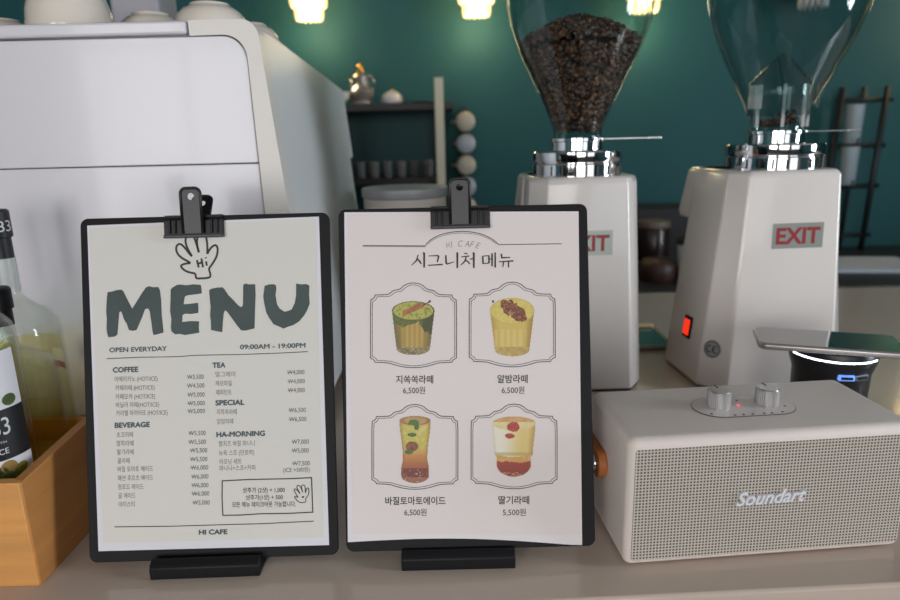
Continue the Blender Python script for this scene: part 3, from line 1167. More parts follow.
def drink4(x, y):
    def hw(y):
        return 104 - 12 * ss(130, 280, y) - 10 * ss(280, 300, y) - 30 * ss(330, 392, y) ** 1.5
    cx = 258
    w = hw(y)
    s_ = (x - cx) / w
    if abs(s_) > 1 or y < 134 - 32 * math.sqrt(max(0, 1 - s_ * s_)) or y > 366 + 26 * math.sqrt(max(0, 1 - s_ * s_)):
        return None
    n = nz(x / 10, y / 10)
    n2 = nz(x / 5 + 5, y / 5)
    e = in_ell(x, y, cx, 136, 102, 34)
    if in_ell(x, y, 256, 152, 30, 24) < .75 + .5 * n or in_ell(x, y, 238, 196, 24, 14) < .7 + .4 * n:
        return mixc((176, 44, 46), (204, 92, 78), ss(.5, .9, n2))
    if e < 1 and y < 128:
        return mixc((206, 152, 96), (222, 176, 120), n)
    if e < 1:
        return mixc((238, 226, 170), (228, 208, 148), n)
    if y < 284 + 12 * (1 - s_ * s_):
        c = mixc((246, 242, 226), (232, 206, 126), ss(-.7, .5, s_))
        c = mixc(c, (202, 160, 92), ss(.65, 1, s_))
        if 276 < y < 290:
            c = mixc(c, (176, 150, 88), .5)
    elif y < 312 + 14 * n:
        c = mixc((226, 188, 104), (216, 150, 84), n)
    else:
        c = mixc((168, 52, 34), (132, 34, 26), ss(310, 390, y) * .8 + .2 * n)
        if y > 368 and n2 > .5:
            c = mixc(c, (206, 150, 110), .7)
    return mixc(c, (190, 170, 120), .25 * ss(.85, 1, abs(s_)))


M_print = painted('picture_print', .5)
pic_data = [(drink1, (360, 275), (140, 360, 115, 395)), (drink2, (460, 275), (135, 365, 100, 395)), (drink3, (360, 395), (185, 345, 95, 428)), (drink4, (460, 395), (150, 368, 98, 398))]
for fn, (ox, oy), (xa, xb, ya, yb) in pic_data:
    vs, fs, cols = [], [], []
    idx = {}
    st = 2.6

    def vid(i, j):
        if (i, j) not in idx:
            idx[(i, j)] = len(vs)
            vs.append(sR.pt(ox + (xa + i * st) / 4.8, oy + (ya + j * st) / 4.8, .00085))
        return idx[(i, j)]
    for j in range(int((yb - ya) / st)):
        for i in range(int((xb - xa) / st)):
            c = fn(xa + (i + .5) * st, ya + (j + .5) * st)
            if c is None:
                continue
            fs.append((vid(i, j), vid(i + 1, j), vid(i + 1, j + 1), vid(i, j + 1)))
            cols.append(lin(mixc(c, (140, 118, 84), .14)))
    me = bpy.data.meshes.new('drink_picture')
    me.from_pydata(vs, [], fs)
    at = me.color_attributes.new('ink', 'FLOAT_COLOR', 'CORNER')
    arr = np.repeat(np.array(cols, np.float32), 4, axis=0)
    at.data.foreach_set('color', arr.ravel())
    link('drink_picture', me, M_print, pR)

# ------------------------------------------------------------------ speaker
sp = empty('bluetooth_speaker', 'warm white box speaker with woven grille and two silver knobs', 'speaker', (.1500, .5060, 0), (0, 0, R(4.3)))
SW, SD, SH = .2610, .114, .126
bm = MB().box(0, 0, .002, SW, SD, SH, .0080, 5)
bm.build('cabinet', M_spk, sp, smooth=50)


def grille_mat():
    m = mat('woven_grille', (176, 166, 156), .7)
    nt = m.node_tree
    b = nt.nodes['Principled BSDF']
    tc = nt.nodes.new('ShaderNodeTexCoord')
    sx = nt.nodes.new('ShaderNodeSeparateXYZ')
    nt.links.new(tc.outputs['Object'], sx.inputs[0])

    def math_(op, a, bb):
        n = nt.nodes.new('ShaderNodeMath')
        n.operation = op
        for k, v in enumerate((a, bb)):
            if v is None:
                continue
            if isinstance(v, (int, float)):
                n.inputs[k].default_value = v
            else:
                nt.links.new(v, n.inputs[k])
        return n.outputs[0]
    p = .0030
    fx = math_('FRACT', math_('DIVIDE', sx.outputs['X'], p), None)
    fz = math_('FRACT', math_('DIVIDE', sx.outputs['Z'], p), None)
    gx = math_('GREATER_THAN', fx, .42)
    gz = math_('GREATER_THAN', fz, .42)
    hole = math_('MULTIPLY', gx, gz)
    mx = nt.nodes.new('ShaderNodeMix')
    mx.data_type = 'RGBA'
    mx.inputs['A'].default_value = lin((196, 186, 174))
    mx.inputs['B'].default_value = lin((74, 70, 64))
    nt.links.new(hole, mx.inputs['Factor'])
    nt.links.new(mx.outputs['Result'], b.inputs['Base Color'])
    bp = nt.nodes.new('ShaderNodeBump')
    bp.invert = True
    bp.inputs['Strength'].default_value = .6
    bp.inputs['Distance'].default_value = .001
    nt.links.new(hole, bp.inputs['Height'])
    nt.links.new(bp.outputs['Normal'], b.inputs['Normal'])
    return m


gr = MB().prism(rounded(SW - .0115, .1075, .002, 3, SW / 2, .0625), -.0008, .004).build('grille', grille_mat(), sp)
# script badge on the grille
vs, fs = text_geo('Soundart', .02, .35)
x0_, x1_ = min(v[0] for v in vs), max(v[0] for v in vs)
kx, kz = .0640 / (x1_ - x0_), .0125 / .69
mb = MB()
q = [((v[0] - (x0_ + x1_) / 2) * kx, v[1] * kz) for v in vs]
mb.raw([(a, -.0034, b) for a, b in q], fs)
ex = bmesh.ops.extrude_face_region(mb.bm, geom=mb.bm.faces[:])
for v in [e for e in ex['geom'] if isinstance(e, bmesh.types.BMVert)]:
    v.co.y += .0024
bd = mb.build('name_badge', mat('badge_silver', (236, 236, 242), .3, .15), gr)
bd.location = (.1295, 0, .0590)
bd.rotation_euler = (0, R(-1), 0)
pn = MB().prism(rounded(.096, .0440, .0219, 12, .129, .055), .1256, .1269, 'Z').build('control_panel', mat('panel_satin', (226, 214, 210), .3), sp, smooth=30)
rim = MB()
rim.tube([(x, y, .1264) for x, y in rounded(.0965, .0445, .0222, 14, .129, .055)], .0005, 6, True)
rim.build('panel_rim', mat('panel_rim', (120, 112, 110), .3, .5), pn)
mk = MB()
for k, (x, y) in enumerate([(.0915, .041), (.119, .0355), (.128, .0355), (.139, .0360), (.146, .0355), (.157, .037), (.1665, .049), (.111, .0355), (.1295, .0675)]):
    mk.cyl(.0012, .1267, .12715, 10, (x, y, 0))
mk.build('panel_markings', mat('marking_dark', (70, 60, 70), .5), pn)
MB().cyl(.0012, .1267, .1274, 10, (.1250, .0560, 0)).build('indicator_light', mat('red_led', (255, 60, 60), .4, emit=(255, 50, 60), power=3), pn)
for x, y in ((.1060, .0570), (.1530, .0565)):
    kb = MB()
    seg = 60
    r = .0102
    prof = [(0, .1268), (r, .1268), (r, .1428), (r - .0006, .1436), (0, .1436)]
    kb.lathe(prof, seg, (x, y, 0))
    k_ = kb.build('volume_knob', M_alu, sp, smooth=30)
    rib = MB()
    for k in range(36):
        a = 2 * math.pi * k / 36
        rib.tube([(x + r * math.cos(a), y + r * math.sin(a), .1275), (x + r * math.cos(a), y + r * math.sin(a), .1426)], .0005, 5)
    rib.build('knurling', M_alu, k_)
    MB().box(x - .0006, y + .004, .1434, x + .0006, y + .0108, .1440).build('pointer', mat('marking_dark'), k_)
# leather carrying strap fixed with studs on both ends
for sx_, nm in ((-1, 'strap_end'), (1, 'strap_end')):
    xx = -.0002 if sx_ < 0 else SW + .0002
    out = [(.1125, -.0135), (.074, -.0135)] + arc(.0680, 0, .0150, 245, 115, 12) + [(.074, .0135), (.1125, .0135)]
    st_ = MB().prism([(a, b + .071) for a, b in out], xx, xx + sx_ * .0085, 'X').build(nm, M_leather, sp, bevel=(.001, 2))
    MB().cyl(.0085, 0, .003, 24, (xx + (sx_ * .0085 if sx_ > 0 else -.0112), .0680, .071), 'X', .0008).build('stud', M_chrome, st_, smooth=40)
MB().box(-.0085,   .1145, .0575, SW + .0085, .1175, .0845, .001).build('strap', M_leather, sp)
for x in (.03, SW - .03):
    for y in (.025, SD - .025):
        MB().cyl(.007, 0, .003, 16, (x, y, 0)).build('foot', M_black, sp)

# ------------------------------------------------------------------ phone on a wireless charger
ch = empty('wireless_charger', 'round dark charging stand with a white light ring under the phone', 'charger', (.484, .782, 0), (0, 0, R(0)))
MB().lathe([(0, 0), (.040, 0), (.042, .003), (.043, .02), (.0445, .082), (.049, .096), (.0505, .102), (.0505, .1125), (.0490, .1155), (0, .1155)], 64).build('housing', mat('charger_shell', (26, 28, 34), .35), ch, smooth=40)
ring = MB()
ring.tube([(.0506 * math.cos(R(a)), .0506 * math.sin(R(a)), .1060) for a in range(-178, -50, 4)], .0010, 8)
ring.build('light_ring', mat('white_led', (255, 255, 255), .4, emit=(238, 240, 255), power=5), ch)
for k, a in enumerate((-100, -78)):
    q = MB().box(-.009, -.003, -.0035, .009, .003, .0035, .0008).build('usb_port', mat('port_metal', (150, 156, 170), .3, .8) if k else mat('port_blue', (120, 160, 235), .4, emit=(110, 160, 255), power=.8), ch)
    q.location = (.0462 * math.cos(R(a)), .0462 * math.sin(R(a)), .0865)
    q.rotation_euler = (0, 0, R(a + 90))
    MB().box(-.0065, -.0042, -.0016, .0065, -.0028, .0016).build('socket', M_black, q)
ph = empty('smartphone', 'dark-screened smartphone lying flat on the round charger', 'phone', (.4705, .7735, .1160), (0, 0, R(-19)))
MB().prism(rounded(.164, .078, .010, 6), 0, .0078, 'Z').build('frame', mat('phone_frame', (188, 184, 182), .3, .8), ph, bevel=(.0025, 4))
MB().prism(rounded(.158, .072, .008, 6), .0070, .0082, 'Z').build('screen', mat('phone_screen', (12, 13, 15), .06, coat=1.0), ph)


# ------------------------------------------------------------------ coffee grinders
HOP = [(.0400, .372), (.0410, .384), (.0470, .402), (.0535, .415), (.0640, .435), (.0750, .456), (.0860, .477), (.0960, .497), (.1075, .527), (.1145, .5615), (.1185, .590), (.121, .62), (.121, .66)]


HOP = [(r * (1.0 if z < .39 else 1.03), z) for r, z in HOP]


def hop_r(z):
    for (r0, z0), (r1, z1_) in zip(HOP, HOP[1:]):
        if z0 <= z <= z1_:
            return r0 + (r1 - r0) * (z - z0) / (z1_ - z0)
    return HOP[-1][0] if z > HOP[-1][1] else HOP[0][0]


def oct_loop(fw, fy, sw, sy, ry, rw, ry2, z):
    return [(-fw, fy, z), (fw, fy, z), (sw, sy, z), (sw, ry, z), (rw, ry2, z), (-rw, ry2, z), (-sw, ry, z), (-sw, sy, z)]


def grinder(label, loc, yaw, ring_dx, exit_z, exit_x, fwt, fwb, swb):
    t = empty('coffee_grinder', label, 'coffee grinder', loc, (0, 0, R(yaw)), 'white coffee grinders')
    loops = [oct_loop(fwb, -.100, swb - .001, -.068, .060, swb - .03, .095, .004),
             oct_loop(fwb - .001, -.103, swb, -.070, .060, swb - .03, .096, .012),
             oct_loop(fwt, -.091, .0885, -.055, .058, .066, .092, .312),
             oct_loop(fwt - .0035, -.086, .0840, -.053, .054, .063, .088, .3185)]
    MB().loft(loops).build('body', M_gr, t, bevel=(.006, 3))
    MB().loft([oct_loop(.080, -.095, .101, -.064, .056, .072, .09, 0), oct_loop(.080, -.095, .101, -.064, .056, .072, .09, .006)]).build('base_pad', M_black, t)
    # motor head overhanging at the back
    hd = [oct_loop(.060, .01, .0925, .03, .105, .07, .130, .238), oct_loop(.060, -.02, .0940, .01, .108, .07, .134, .250), oct_loop(.055, -.02, .0890, .01, .090, .065, .112, .312), oct_loop(.052, -.02, .0850, .01, .085, .06, .107, .3185)]
    MB().loft(hd).build('motor_head', M_gr, t, bevel=(.006, 3))
    rx = ring_dx
    c = MB()
    c.lathe([(0, .316), (.0725, .316), (.0735, .318), (.0735, .3345), (.0725, .3355), (.0715, .3362), (.0715, .3375), (.0740, .3382), (.0745, .3395), (.0745, .3515), (.0735, .353), (.044, .353), (.043, .354), (.043, .366), (.0455, .367), (.0455, .371), (.040, .372), (0, .372)], 72, (rx, -.004, 0))
    col = c.build('collar', M_chrome, t, smooth=25)
    grooves = MB()
    for k in range(9):
        a = R(-150 + k * 15)
        grooves.box(rx + .0738 * math.cos(a) - .0012, -.004 + .0738 * math.sin(a) - .0012, .3195, rx + .0738 * math.cos(a) + .0012, -.004 + .0738 * math.sin(a) + .0012, .333)
    grooves.build('graduations', mat('dark_engraving', (60, 58, 58), .4, .6), col)
    hp = MB().lathe(HOP + [(r - .0022, z) for r, z in HOP[::-1]], 72, (rx, -.004, 0), close=True).build('hopper', M_glass, t, smooth=60)
    MB().lathe([(0, .660), (.1225, .660), (.1235, .664), (.120, .674), (.06, .684), (.02, .688), (.02, .705), (0, .707)], 56, (rx, -.004, 0)).build('lid', mat('hopper_lid', (40, 40, 42), .4), hp, smooth=40)
    lv = MB()
    lv.box(rx + .030, -.0055, .3685, rx + .120, -.0025, .3700)
    lv.box(rx + .120, -.0065, .3675, rx + .142, -.0015, .3710, .001)
    lv.build('slide_lever', M_alu, t)
    # EXIT sticker on the sloping front
    ey = -.103 + (.012) * (exit_z - .012) / .30
    ln_ = math.atan2(.012, .300)
    st_ = MB().box(-.040, -.0004, -.0175, .040, .0008, .0175).build('exit_sticker', M_foil, t)
    st_.location = (exit_x, ey - .0006, exit_z)
    st_.rotation_euler = (-ln_, 0, 0)
    vs, fs = text_geo('EXIT', .03)
    a0, a1 = min(v[0] for v in vs), max(v[0] for v in vs)
    mb = MB()
    mb.raw([((v[0] - (a0 + a1) / 2) * .070 / (a1 - a0), -.0008, (v[1] - .345) * .0215 / .69) for v in vs], fs)
    mb.build('exit_lettering', M_red, st_)
    return t


gL = grinder('white coffee grinder with its hopper full of dark beans, behind the signature menu', (.1970, 1.008, 0), 1, 0, .226, .001, .064, .081, .104)
gL.scale = (.895, .895, 1.008)
gR = grinder('white coffee grinder with nearly empty clear hopper, behind the phone', (.4800, 1.000, 0), 4, .012, .229, .010, .0715, .090, .123)
gR.scale = (.925, .925, 1.018)


# rocker switch and CE sticker on the near left facet of the right-hand grinder
def facet_frame(z, u):
    """point on the left facet of the grinder body at height z, u from front corner to side corner, and facet yaw"""
    k = (z - .012) / .30
    fw, fy, sw, sy = .089 - .0175 * k, -.103 + .012 * k, .123 - .0345 * k, -.070 + .015 * k
    return Vector((-fw - (sw - fw) * u, fy + (sy - fy) * u, z)), math.atan2(sy - fy, -(sw - fw)) + math.pi


# side face (x = -sw) carries the switch
def on_side(z, y):
    k = (z - .012) / .30
    return Vector((-(.123 - .0345 * k), y, z))


sw_ = MB().box(-.013, -.003, -.017, .013, .002, .017, .001).build('power_switch', M_black, gR)
sw_.location = on_side(.080, -.012)
sw_.rotation_euler = (R(-6.5), 0, R(-90))
MB().box(-.009, -.005, -.012, .009, -.002, .012, .001).build('lit_rocker', mat('red_rocker', (220, 40, 20), .3, emit=(255, 50, 20), power=.9), sw_)
p_, a_ = facet_frame(.064, .60)
ce = MB().cyl(.0135, -.0008, .0006, 32, (0, 0, 0), 'Y').build('certification_sticker', mat('ce_grey', (150, 150, 150), .5), gR)
ce.location = p_ + Vector((-.0008, -.0008, 0))
ce.rotation_euler = (R(-3), 0, a_)
mb = MB()
for cx in (-.0042, .0048):
    mb.tube([(cx + .0042 * math.cos(R(a)), -.0011, .0050 * math.sin(R(a))) for a in range(60, 301, 20)], .0008, 6)
mb.tube([(.0008, -.0011, 0), (.0050, -.0011, 0)], .0007, 6)
mb.tube([(.0115 * math.cos(R(a)), -.0011, .0115 * math.sin(R(a))) for a in range(0, 360, 12)], .0005, 6, True)
mb.build('ce_mark', mat('ce_ink', (50, 50, 52), .5), ce)

# funnel insert standing in the near-empty hopper
ins_o = Vector((.012, -.004, 0))
mb = MB().lathe([(.0455, .392), (.0478, .430), (.046, .438), (.004, .478), (0, .480)], 40, ins_o)
fi = mb.build('funnel_insert', M_glass, gR, smooth=40)
md = fi.modifiers.new('thickness', 'SOLIDIFY')
md.thickness = .0016
mb = MB()
for a in (-160, -110, -65, -20, 40, 110):
    x, y = .0440 * math.cos(R(a)), .0440 * math.sin(R(a))
    mb.box(ins_o.x + x - .0026, ins_o.y + y - .0012, .376, ins_o.x + x + .0026, ins_o.y + y + .0012, .434, .0006)
mb.build('insert_legs', M_frost, gR)
mb = MB()
band(mb, .0570, .402, .434, 190, 216, 8)
ow = mb.build('insert_wing', M_frost, gR, smooth=180)
ow.location = ins_o
mb = MB()
band(mb, .0575, .402, .434, -32, -8, 8)
ow = mb.build('insert_wing', M_frost, gR, smooth=180)
ow.location = ins_o

# ------------------------------------------------------------------ coffee beans (uncountable: one object per hopper)
def bean_template():
    bm = bmesh.new()
    bmesh.ops.create_uvsphere(bm, u_segments=8, v_segments=6, radius=1)
    for v in bm.verts:
        if v.co.z > .2:
            crease = math.exp(-(v.co.y / .22) ** 2)
            v.co.z = v.co.z * .55 - .30 * crease
        v.co = Vector((v.co.x * .0056, v.co.y * .0041, v.co.z * .0032))
    vs = np.array([v.co[:] for v in bm.verts])
    fs = [[v.index for v in f.verts] for f in bm.faces]
    bm.free()
    return vs, fs


BV, BF = bean_template()


def bean_mass(name, label, pts, loc, core=None, push=None):
    V, F, C = [], [], []
    n = 0
    for p in pts:
        q = Matrix.Rotation(random.uniform(0, 6.28), 3, 'Z') @ Matrix.Rotation(random.uniform(0, 6.28), 3, 'X') @ Matrix.Rotation(random.uniform(0, 6.28), 3, 'Y')
        A = BV @ np.array(q).T * random.uniform(.88, 1.1) + np.array(p)
        if push:
            rad = np.hypot(A[:, 0], A[:, 1])
            lim = np.array([push(zz) for zz in A[:, 2]])
            over = float((rad - lim).max())
            if over > 0:
                rc = math.hypot(p[0], p[1])
                A = A - np.array([p[0] / rc * over, p[1] / rc * over, 0])
        V.append(A)
        F += [[i + n for i in f] for f in BF]
        n += len(BV)
        b = random.uniform(.55, 1.25)
        c = lin(tuple(min(255, x * b) for x in random.choice([(86, 60, 48), (98, 64, 47), (72, 52, 44), (112, 74, 50)])))
        C += [c] * sum(len(f) for f in BF)
    V = np.concatenate(V)
    if core:
        base_i = len(V)
        seg = 32
        cv = []
        for r, z in core:
            cv += [(r * math.cos(2 * math.pi * k / seg), r * math.sin(2 * math.pi * k / seg), z) for k in range(seg)]
        V = np.concatenate([V, np.array(cv)])
        for j in range(len(core) - 1):
            for k in range(seg):
                a = base_i + j * seg
                F.append([a + k, a + (k + 1) % seg, a + seg + (k + 1) % seg, a + seg + k])
                C += [lin((30, 22, 20))] * 4
        F.append([base_i + (len(core) - 1) * seg + k for k in range(seg)])
        C += [lin((30, 22, 20))] * seg
    me = bpy.data.meshes.new(name)
    me.from_pydata(V.tolist(), [], F)
    at = me.color_attributes.new('ink', 'FLOAT_COLOR', 'CORNER')
    at.data.foreach_set('color', np.array(C, np.float32).ravel())
    o = link(name, me, painted('roasted_beans', .38), None, smooth=180)
    o.location = loc
    tag(o, label, 'coffee beans', None, 'stuff')
    return o


def mound(r):
    return .543 - .040 * (r / .095) ** 1.5


pts = []
z = .3868
while z < .502:
    r = .895 * hop_r(z) - .0066
    n = max(6, int(2 * math.pi * r / .0064))
    for k in range(n):
        a = 2 * math.pi * (k + random.uniform(-.4, .4)) / n
        rr_ = r - random.uniform(0, .006)
        pts.append((rr_ * math.cos(a), rr_ * math.sin(a), z + random.uniform(-.003, .003)))
    z += .0048
for k in range(900):
    r = .089 * math.sqrt(random.random())
    a = random.uniform(0, 6.28)
    pts.append((r * math.cos(a), r * math.sin(a), mound(r) + random.uniform(-.004, .002)))
core = [(.895 * hop_r(z) - .013, z) for z in (.384, .40, .42, .44, .46, .48, .495)] + [(.070, .510), (.04, .523), (.01, .530)]
ax_ = (.1970, 1.008 - .0036, 0)
bean_mass('coffee_beans', 'dark roasted coffee beans filling the left grinder hopper', pts, ax_, core, lambda z: .895 * (hop_r(z / 1.008) - .0029))
pts = []
for k in range(70):
    a = random.uniform(0, 6.28)
    r = .026 * math.sqrt(random.random())
    pts.append((r * math.cos(a), r * math.sin(a), 0.387 + max(0, .022 * math.cos(a - .1) * r / .026) * random.random() + random.uniform(0, .004)))
cR = Vector((.4800, 1.000, 0)) + Matrix.Rotation(R(4), 3, 'Z') @ Vector((.011, -.0037, 0))
bean_mass('coffee_beans', 'last few coffee beans at the bottom of the nearly empty hopper', pts, cR)

# ------------------------------------------------------------------ teal tray with wooden rim between the grinders
tr = empty('serving_tray', 'shallow teal tray with pale wooden back strip between the two grinders', 'tray', (.2600, 1.165, 0))
MB().prism(rounded(.276, .108, .010, 8), .002, .008, 'Z').build('tray_floor', mat('teal_lacquer', (28, 104, 98), .15, coat=.5), tr, smooth=30)
MB().tube([(x, y, .0065) for x, y in rounded(.278, .112, .012, 10)], .0042, 10, True).build('rim', mat('pale_steel_rim', (150, 150, 140), .2, .6), tr, smooth=180)
MB().box(-.139, .061, 0, .139, .069, .015, .001).build('wooden_end', mat('pale_wood', (226, 196, 150), .5), tr)

# ------------------------------------------------------------------ white canister behind the right clipboard
cn = empty('canister', 'white canister with a steel lid band behind the signature menu', 'canister', (-.080, 1.235, 0))
MB().lathe([(0, 0), (.074, 0), (.0765, .003), (.0775, .273), (.074, .2756), (0, .2756)], 56).build('body', mat('canister_white', (224, 214, 206), .4), cn, smooth=40)
MB().lathe([(0, .2755), (.0795, .2755), (.0805, .277), (.0805, .2900), (.0785, .2920), (.0, .2920)], 56).build('lid', mat('lid_steel', (190, 193, 198), .35, .4), cn, smooth=40)

# ------------------------------------------------------------------ shelf on the teal wall and what stands on it
M_shelf = mat('dark_shelf', (44, 38, 40), .5)
sh = empty('wall_shelf', 'dark two-tier wall shelf with a pale upright against the teal wall', 'shelf', (-.4, 2.75, .2))
so = Vector((-.4, 2.75, .2))


def shp(mb, name, m, **k):
    o = mb.build(name, m, sh, **k)
    o.location = -so
    return o


shp(MB().box(-1.0, 2.50, .482, .030, 2.749, .508, .002), 'shelf_board', M_shelf)
shp(MB().box(-1.0, 2.50, .212, -.030, 2.749, .236, .002), 'shelf_board', M_shelf)
shp(MB().box(-.038, 2.47, .02, -.006, 2.498, .592, .002), 'upright', mat('cream_upright', (222, 212, 186), .5))
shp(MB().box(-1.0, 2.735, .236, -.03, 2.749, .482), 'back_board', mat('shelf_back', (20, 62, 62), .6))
M_sil = mat('ornate_silver', (214, 208, 202), .22, .8)
M_gold = mat('gold_trim', (222, 170, 84), .25, .9)
M_porc = mat('white_porcelain', (226, 220, 214), .2, coat=.4)
tp = empty('teapot', 'tall silver teapot with gold finial on the top shelf', 'teapot', (-.318, 2.60, .5082))
MB().lathe([(0, 0), (.045, 0), (.05, .006), (.042, .012), (.058, .03), (.064, .045), (.05, .062), (.036, .07), (.040, .084), (.044, .098), (.034, .108), (0, .11)], 40).build('body', M_sil, tp, smooth=50)
MB().lathe([(0, .108), (.020, .110), (.013, .124), (.016, .134), (.008, .145), (0, .147)], 24).build('finial', M_gold, tp, smooth=50)
MB().tube([(.05, 0, .04), (.075, 0, .05), (.084, 0, .075), (.07, 0, .098), (.042, 0, .095)], .004, 8).build('handle', M_sil, tp, smooth=180)
MB().tube([(-.05, 0, .04), (-.066, 0, .055), (-.060, 0, .075), (-.066, 0, .09)], [.008, .007, .006, .005], 8).build('spout', M_sil, tp, smooth=180)
tp.rotation_euler = (0, 0, R(-35))
tp.scale = (.80, .80, 1.06)
sb = empty('sugar_bowl', 'domed white bowl with gold knob on the top shelf, right of the teapot', 'bowl', (-.203, 2.60, .5082))
sb.scale = (.84, .84, 1.0)
MB().lathe([(0, 0), (.034, 0), (.048, .008), (.050, .018), (.046, .030), (.034, .042), (.015, .050), (0, .052)], 40).build('dome', M_porc, sb, smooth=60)
MB().lathe([(0, .050), (.008, .051), (.009, .058), (0, .062)], 16).build('knob', M_gold, sb, smooth=60)
sc = empty('tea_cup', 'small white tea cup with gold foot at the left end of the top shelf', 'cup', (-.392, 2.535, .5082))
MB().lathe([(0, .008), (.018, .008), (.034, .022), (.040, .045), (.038, .045), (.030, .022), (0, .012)], 32).build('bowl', M_porc, sc, smooth=60)
MB().lathe([(0, 0), (.020, 0), (.018, .0085), (0, .0085)], 24).build('foot', M_gold, sc, smooth=40)
dish = MB().lathe([(0, 0), (.05, 0), (.056, .006), (.054, .008), (0, .004)], 32, (0, 0, 0)).build('saucer', mat('dark_saucer', (40, 40, 42), .3))
dish.location = (-.075, 2.60, .5082)
dish.scale = (1, 1, 1)
tag(dish, 'flat dark saucer near the right end of the top shelf', 'saucer')
M_dglass = clear('smoked_glass', (178, 172, 166), 1.5, .05, .16)
g_labels = ['second', 'third', 'fourth', 'fifth', 'sixth']
gx = [-.385 + i * .052 for i in range(7)]
for i, x in enumerate(gx):
    me_name = 'glass_tumbler'
    o = MB().lathe([(0, 0), (.019, 0), (.020, .002), (.023, .060), (.0215, .060), (.0185, .004), (0, .004)], 24).build(me_name, M_dglass, smooth=50)
    o.location = (x, 2.565 + .012 * (i % 2), .2362)
    tag(o, 'smoked glass tumbler in the row on the lower shelf', 'glass', 'tumblers on the lower shelf')

# hanging mug rack right of the shelf
rk = empty('mug_rack', 'narrow black mug rack on the teal wall right of the shelf', 'rack', (.078, 2.73, .02))
MB().box(-.012, -.005, -.03, .012, .018, .48, .002).build('back_post', M_shelf, rk)
mz = [.420, .336, .252, .168, .084]
mug_labels = ['cream mug on the top peg of the black mug rack', 'white mug on the second peg from the top of the black mug rack', 'cream mug on the middle peg of the black mug rack', 'white mug on the fourth peg from the top of the black mug rack', 'cream mug on the lowest peg of the black mug rack']
for k, z in enumerate(mz):
    for dx in (-.016, .016):
        MB().tube([(dx, -.005, z - .0440), (dx, -.10, z - .0440), (dx, -.107, z - .040)], .0028, 8).build('peg', M_shelf, rk)
for k, z in enumerate(mz):
    mg = empty('mug', mug_labels[k], 'mug', (.078, 2.720, .02 + z), (R(90), R(180), 0), 'mugs on the mug rack')
    mm = mat('mug_cream', (196, 186, 166), .3) if k % 2 == 0 else mat('mug_grey', (176, 180, 186), .3)
    MB().lathe([(0, .090), (.032, .090), (.0380, .084), (.0390, .012), (.0365, .012), (.0350, .080), (0, .082)], 36).build('bowl', mm, mg, smooth=50)
    MB().tube([(.037, 0, .075), (.050, 0, .07), (.054, 0, .05), (.050, 0, .03), (.037, 0, .028)], .004, 8).build('handle', mm, mg, smooth=180)

# ------------------------------------------------------------------ leaning wire rack at the right, with glasses
wr = empty('wire_rack', 'black metal rack leaning upright on the dark back counter', 'rack', (1.63, 2.66, -.11))
M_iron = mat('black_iron', (22, 24, 28), .5)
for x, k in ((-.085, 0), (.0, 1), (.092, 2)):
    MB().tube([(x - .012, 0, 0), (x + .012, .0, .645)], .011 if k != 1 else .008, 10).build('rail', M_iron, wr, smooth=180)
for z in (.06, .26, .42, .595):
    MB().tube([(-.110 + .024 * z / .64, 0, z), (.106 + .024 * z / .64, 0, z)], .009, 10).build('crossbar', M_iron, wr, smooth=180)
for k, (z, h) in enumerate(((.27, .148), (.43, .148))):
    o = MB().lathe([(0, 0), (.026, 0), (.028, .003), (.032, h), (.030, h), (.025, .006), (0, .006)], 28).build('cup_stack', mat('pale_paper_cups', (150, 164, 172), .4), smooth=50)
    o.location = (1.588, 2.612, -.11 + z)
    o.rotation_euler = (0, 0, 0)
    tag(o, ('lower' if k == 0 else 'upper') + ' pale paper cup sleeve held in the black wire rack', 'cup sleeve', 'paper cup sleeves in the rack')
    yb = 2.612 - 2.66
    MB().tube([(-.042, yb + .058, z - .005), (-.042, yb - .036, z - .005), (-.042, yb - .043, z + .02)], .004, 8).build('holder', M_iron, wr)

# ------------------------------------------------------------------ things on the dark back counter
bz = -.1098
pp = MB().box(-.10, -.13, 0, .22, .13, .012, .002).build('paper_pad', mat('white_pad', (206, 214, 226), .6))
pp.location = (1.46, 2.33, bz)
pp.rotation_euler = (0, 0, R(-8))
tag(pp, 'white pad of paper lying on the dark back counter at the right', 'paper pad')
jr = empty('jar', 'dark brown jar with a beige lid on the back counter between the grinders', 'jar', (.745, 2.36, bz))
MB().lathe([(0, 0), (.058, 0), (.062, .006), (.062, .150), (.055, .160), (0, .160)], 40).build('glass', mat('brown_jar', (46, 32, 30), .25), jr, smooth=50)
MB().lathe([(0, .158), (.062, .158), (.063, .162), (.060, .180), (0, .182)], 40).build('lid', mat('beige_lid', (112, 98, 86), .5), jr, smooth=40)
j2 = MB().lathe([(0, 0), (.06, 0), (.066, .02), (.064, .055), (.05, .07), (0, .072)], 36).build('copper_pot', mat('copper_brown', (70, 46, 40), .45), smooth=50)
j2.location = (.715, 2.19, bz)
tag(j2, 'low copper brown pot in front of the dark jar on the back counter', 'pot')
wm = empty('tumbler', 'white tumbler with black lid behind the right grinder', 'tumbler', (.822, 2.15, bz))
MB().lathe([(0, 0), (.042, 0), (.045, .004), (.054, .125), (.052, .128), (0, .126)], 36).build('cup', mat('white_tumbler', (206, 210, 220), .4), wm, smooth=50)
MB().lathe([(0, .126), (.056, .126), (.057, .136), (.050, .146), (0, .148)], 36).build('lid', M_black, wm, smooth=40)
db = MB().box(.70, 2.46, bz, .98, 2.66, bz + .21, .004).build('dark_box', mat('dark_card', (32, 30, 34), .6))
tag(db, 'black box at the back of the dark counter behind the brown jar', 'box')

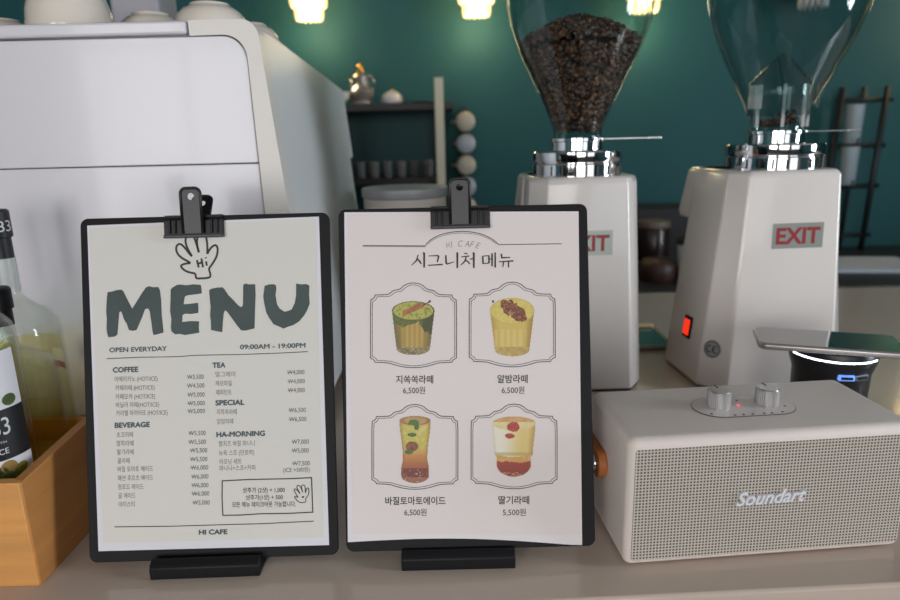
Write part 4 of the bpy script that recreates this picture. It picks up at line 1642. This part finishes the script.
# ------------------------------------------------------------------ crystal lamps in front of the teal wall
M_cry = mat('lit_crystal', (255, 240, 205), .15, emit=(255, 214, 140), power=1.2)
M_cryoff = mat('crystal_unlit', (205, 200, 205), .12)
M_bulboff = mat('bulb_unlit', (200, 198, 196), .3)
M_bulb = mat('lamp_bulb', (255, 244, 220), .3, emit=(255, 232, 180), power=30)
M_brass = mat('lamp_brass', (186, 150, 90), .3, .9)
lx = [-.500, .125, .755, 1.385, 2.015]
lamp_words = ['crystal pendant lamp above the white espresso machine', 'crystal pendant lamp above the shelf, between machine and grinders', 'crystal pendant lamp behind the bean-filled hopper', 'unlit crystal pendant lamp behind the nearly empty hopper', 'rightmost crystal pendant lamp, beyond the grinders']


def lamp(x, label, lit=True):
    t = empty('pendant_lamp', label, 'lamp', (x, 2.62, .815), (0, 0, 0), 'crystal pendant lamps')
    MB().cyl(.004, .2, Z1 - .84, 10).build('cord', M_black, t)
    MB().lathe([(0, .19), (.055, .19), (.058, .175), (.06, .165), (.0, .165)], 32).build('cap', M_brass, t, smooth=40)
    MB().lathe([(0, .02), (.020, .03), (.029, .06), (.026, .09), (.012, .12), (0, .165)], 20)  .build('bulb', M_bulb if lit else M_bulboff, t, smooth=60)
    for rad, z0, z1_, n in ((.062, .045, .165, 20), (.046, .0, .060, 15)):
        mb = MB()
        for k in range(n):
            a = 2 * math.pi * k / n
            cx, cy = rad * math.cos(a), rad * math.sin(a)
            mb.lathe([(0, z0), (.005, z0 + .008), (.0075, z0 + .02), (.0075, z1_ - .012), (.004, z1_ - .002), (0, z1_)], 6, (cx, cy, 0))
        mb.build('crystal_drops', M_cry if lit else M_cryoff, t)
    if not lit:
        return t
    l = bpy.data.lights.new('lamp_light', 'POINT')
    l.energy = .8
    l.color = (1.0, .80, .50)
    l.shadow_soft_size = .05
    lo_ = bpy.data.objects.new('lamp_light', l)
    COL.objects.link(lo_)
    lo_.parent = t
    lo_.location = (0, -.0, -.03)
    return t


for x, lb_ in zip(lx, lamp_words):
    lamp(x, lb_, 'nearly' not in lb_)
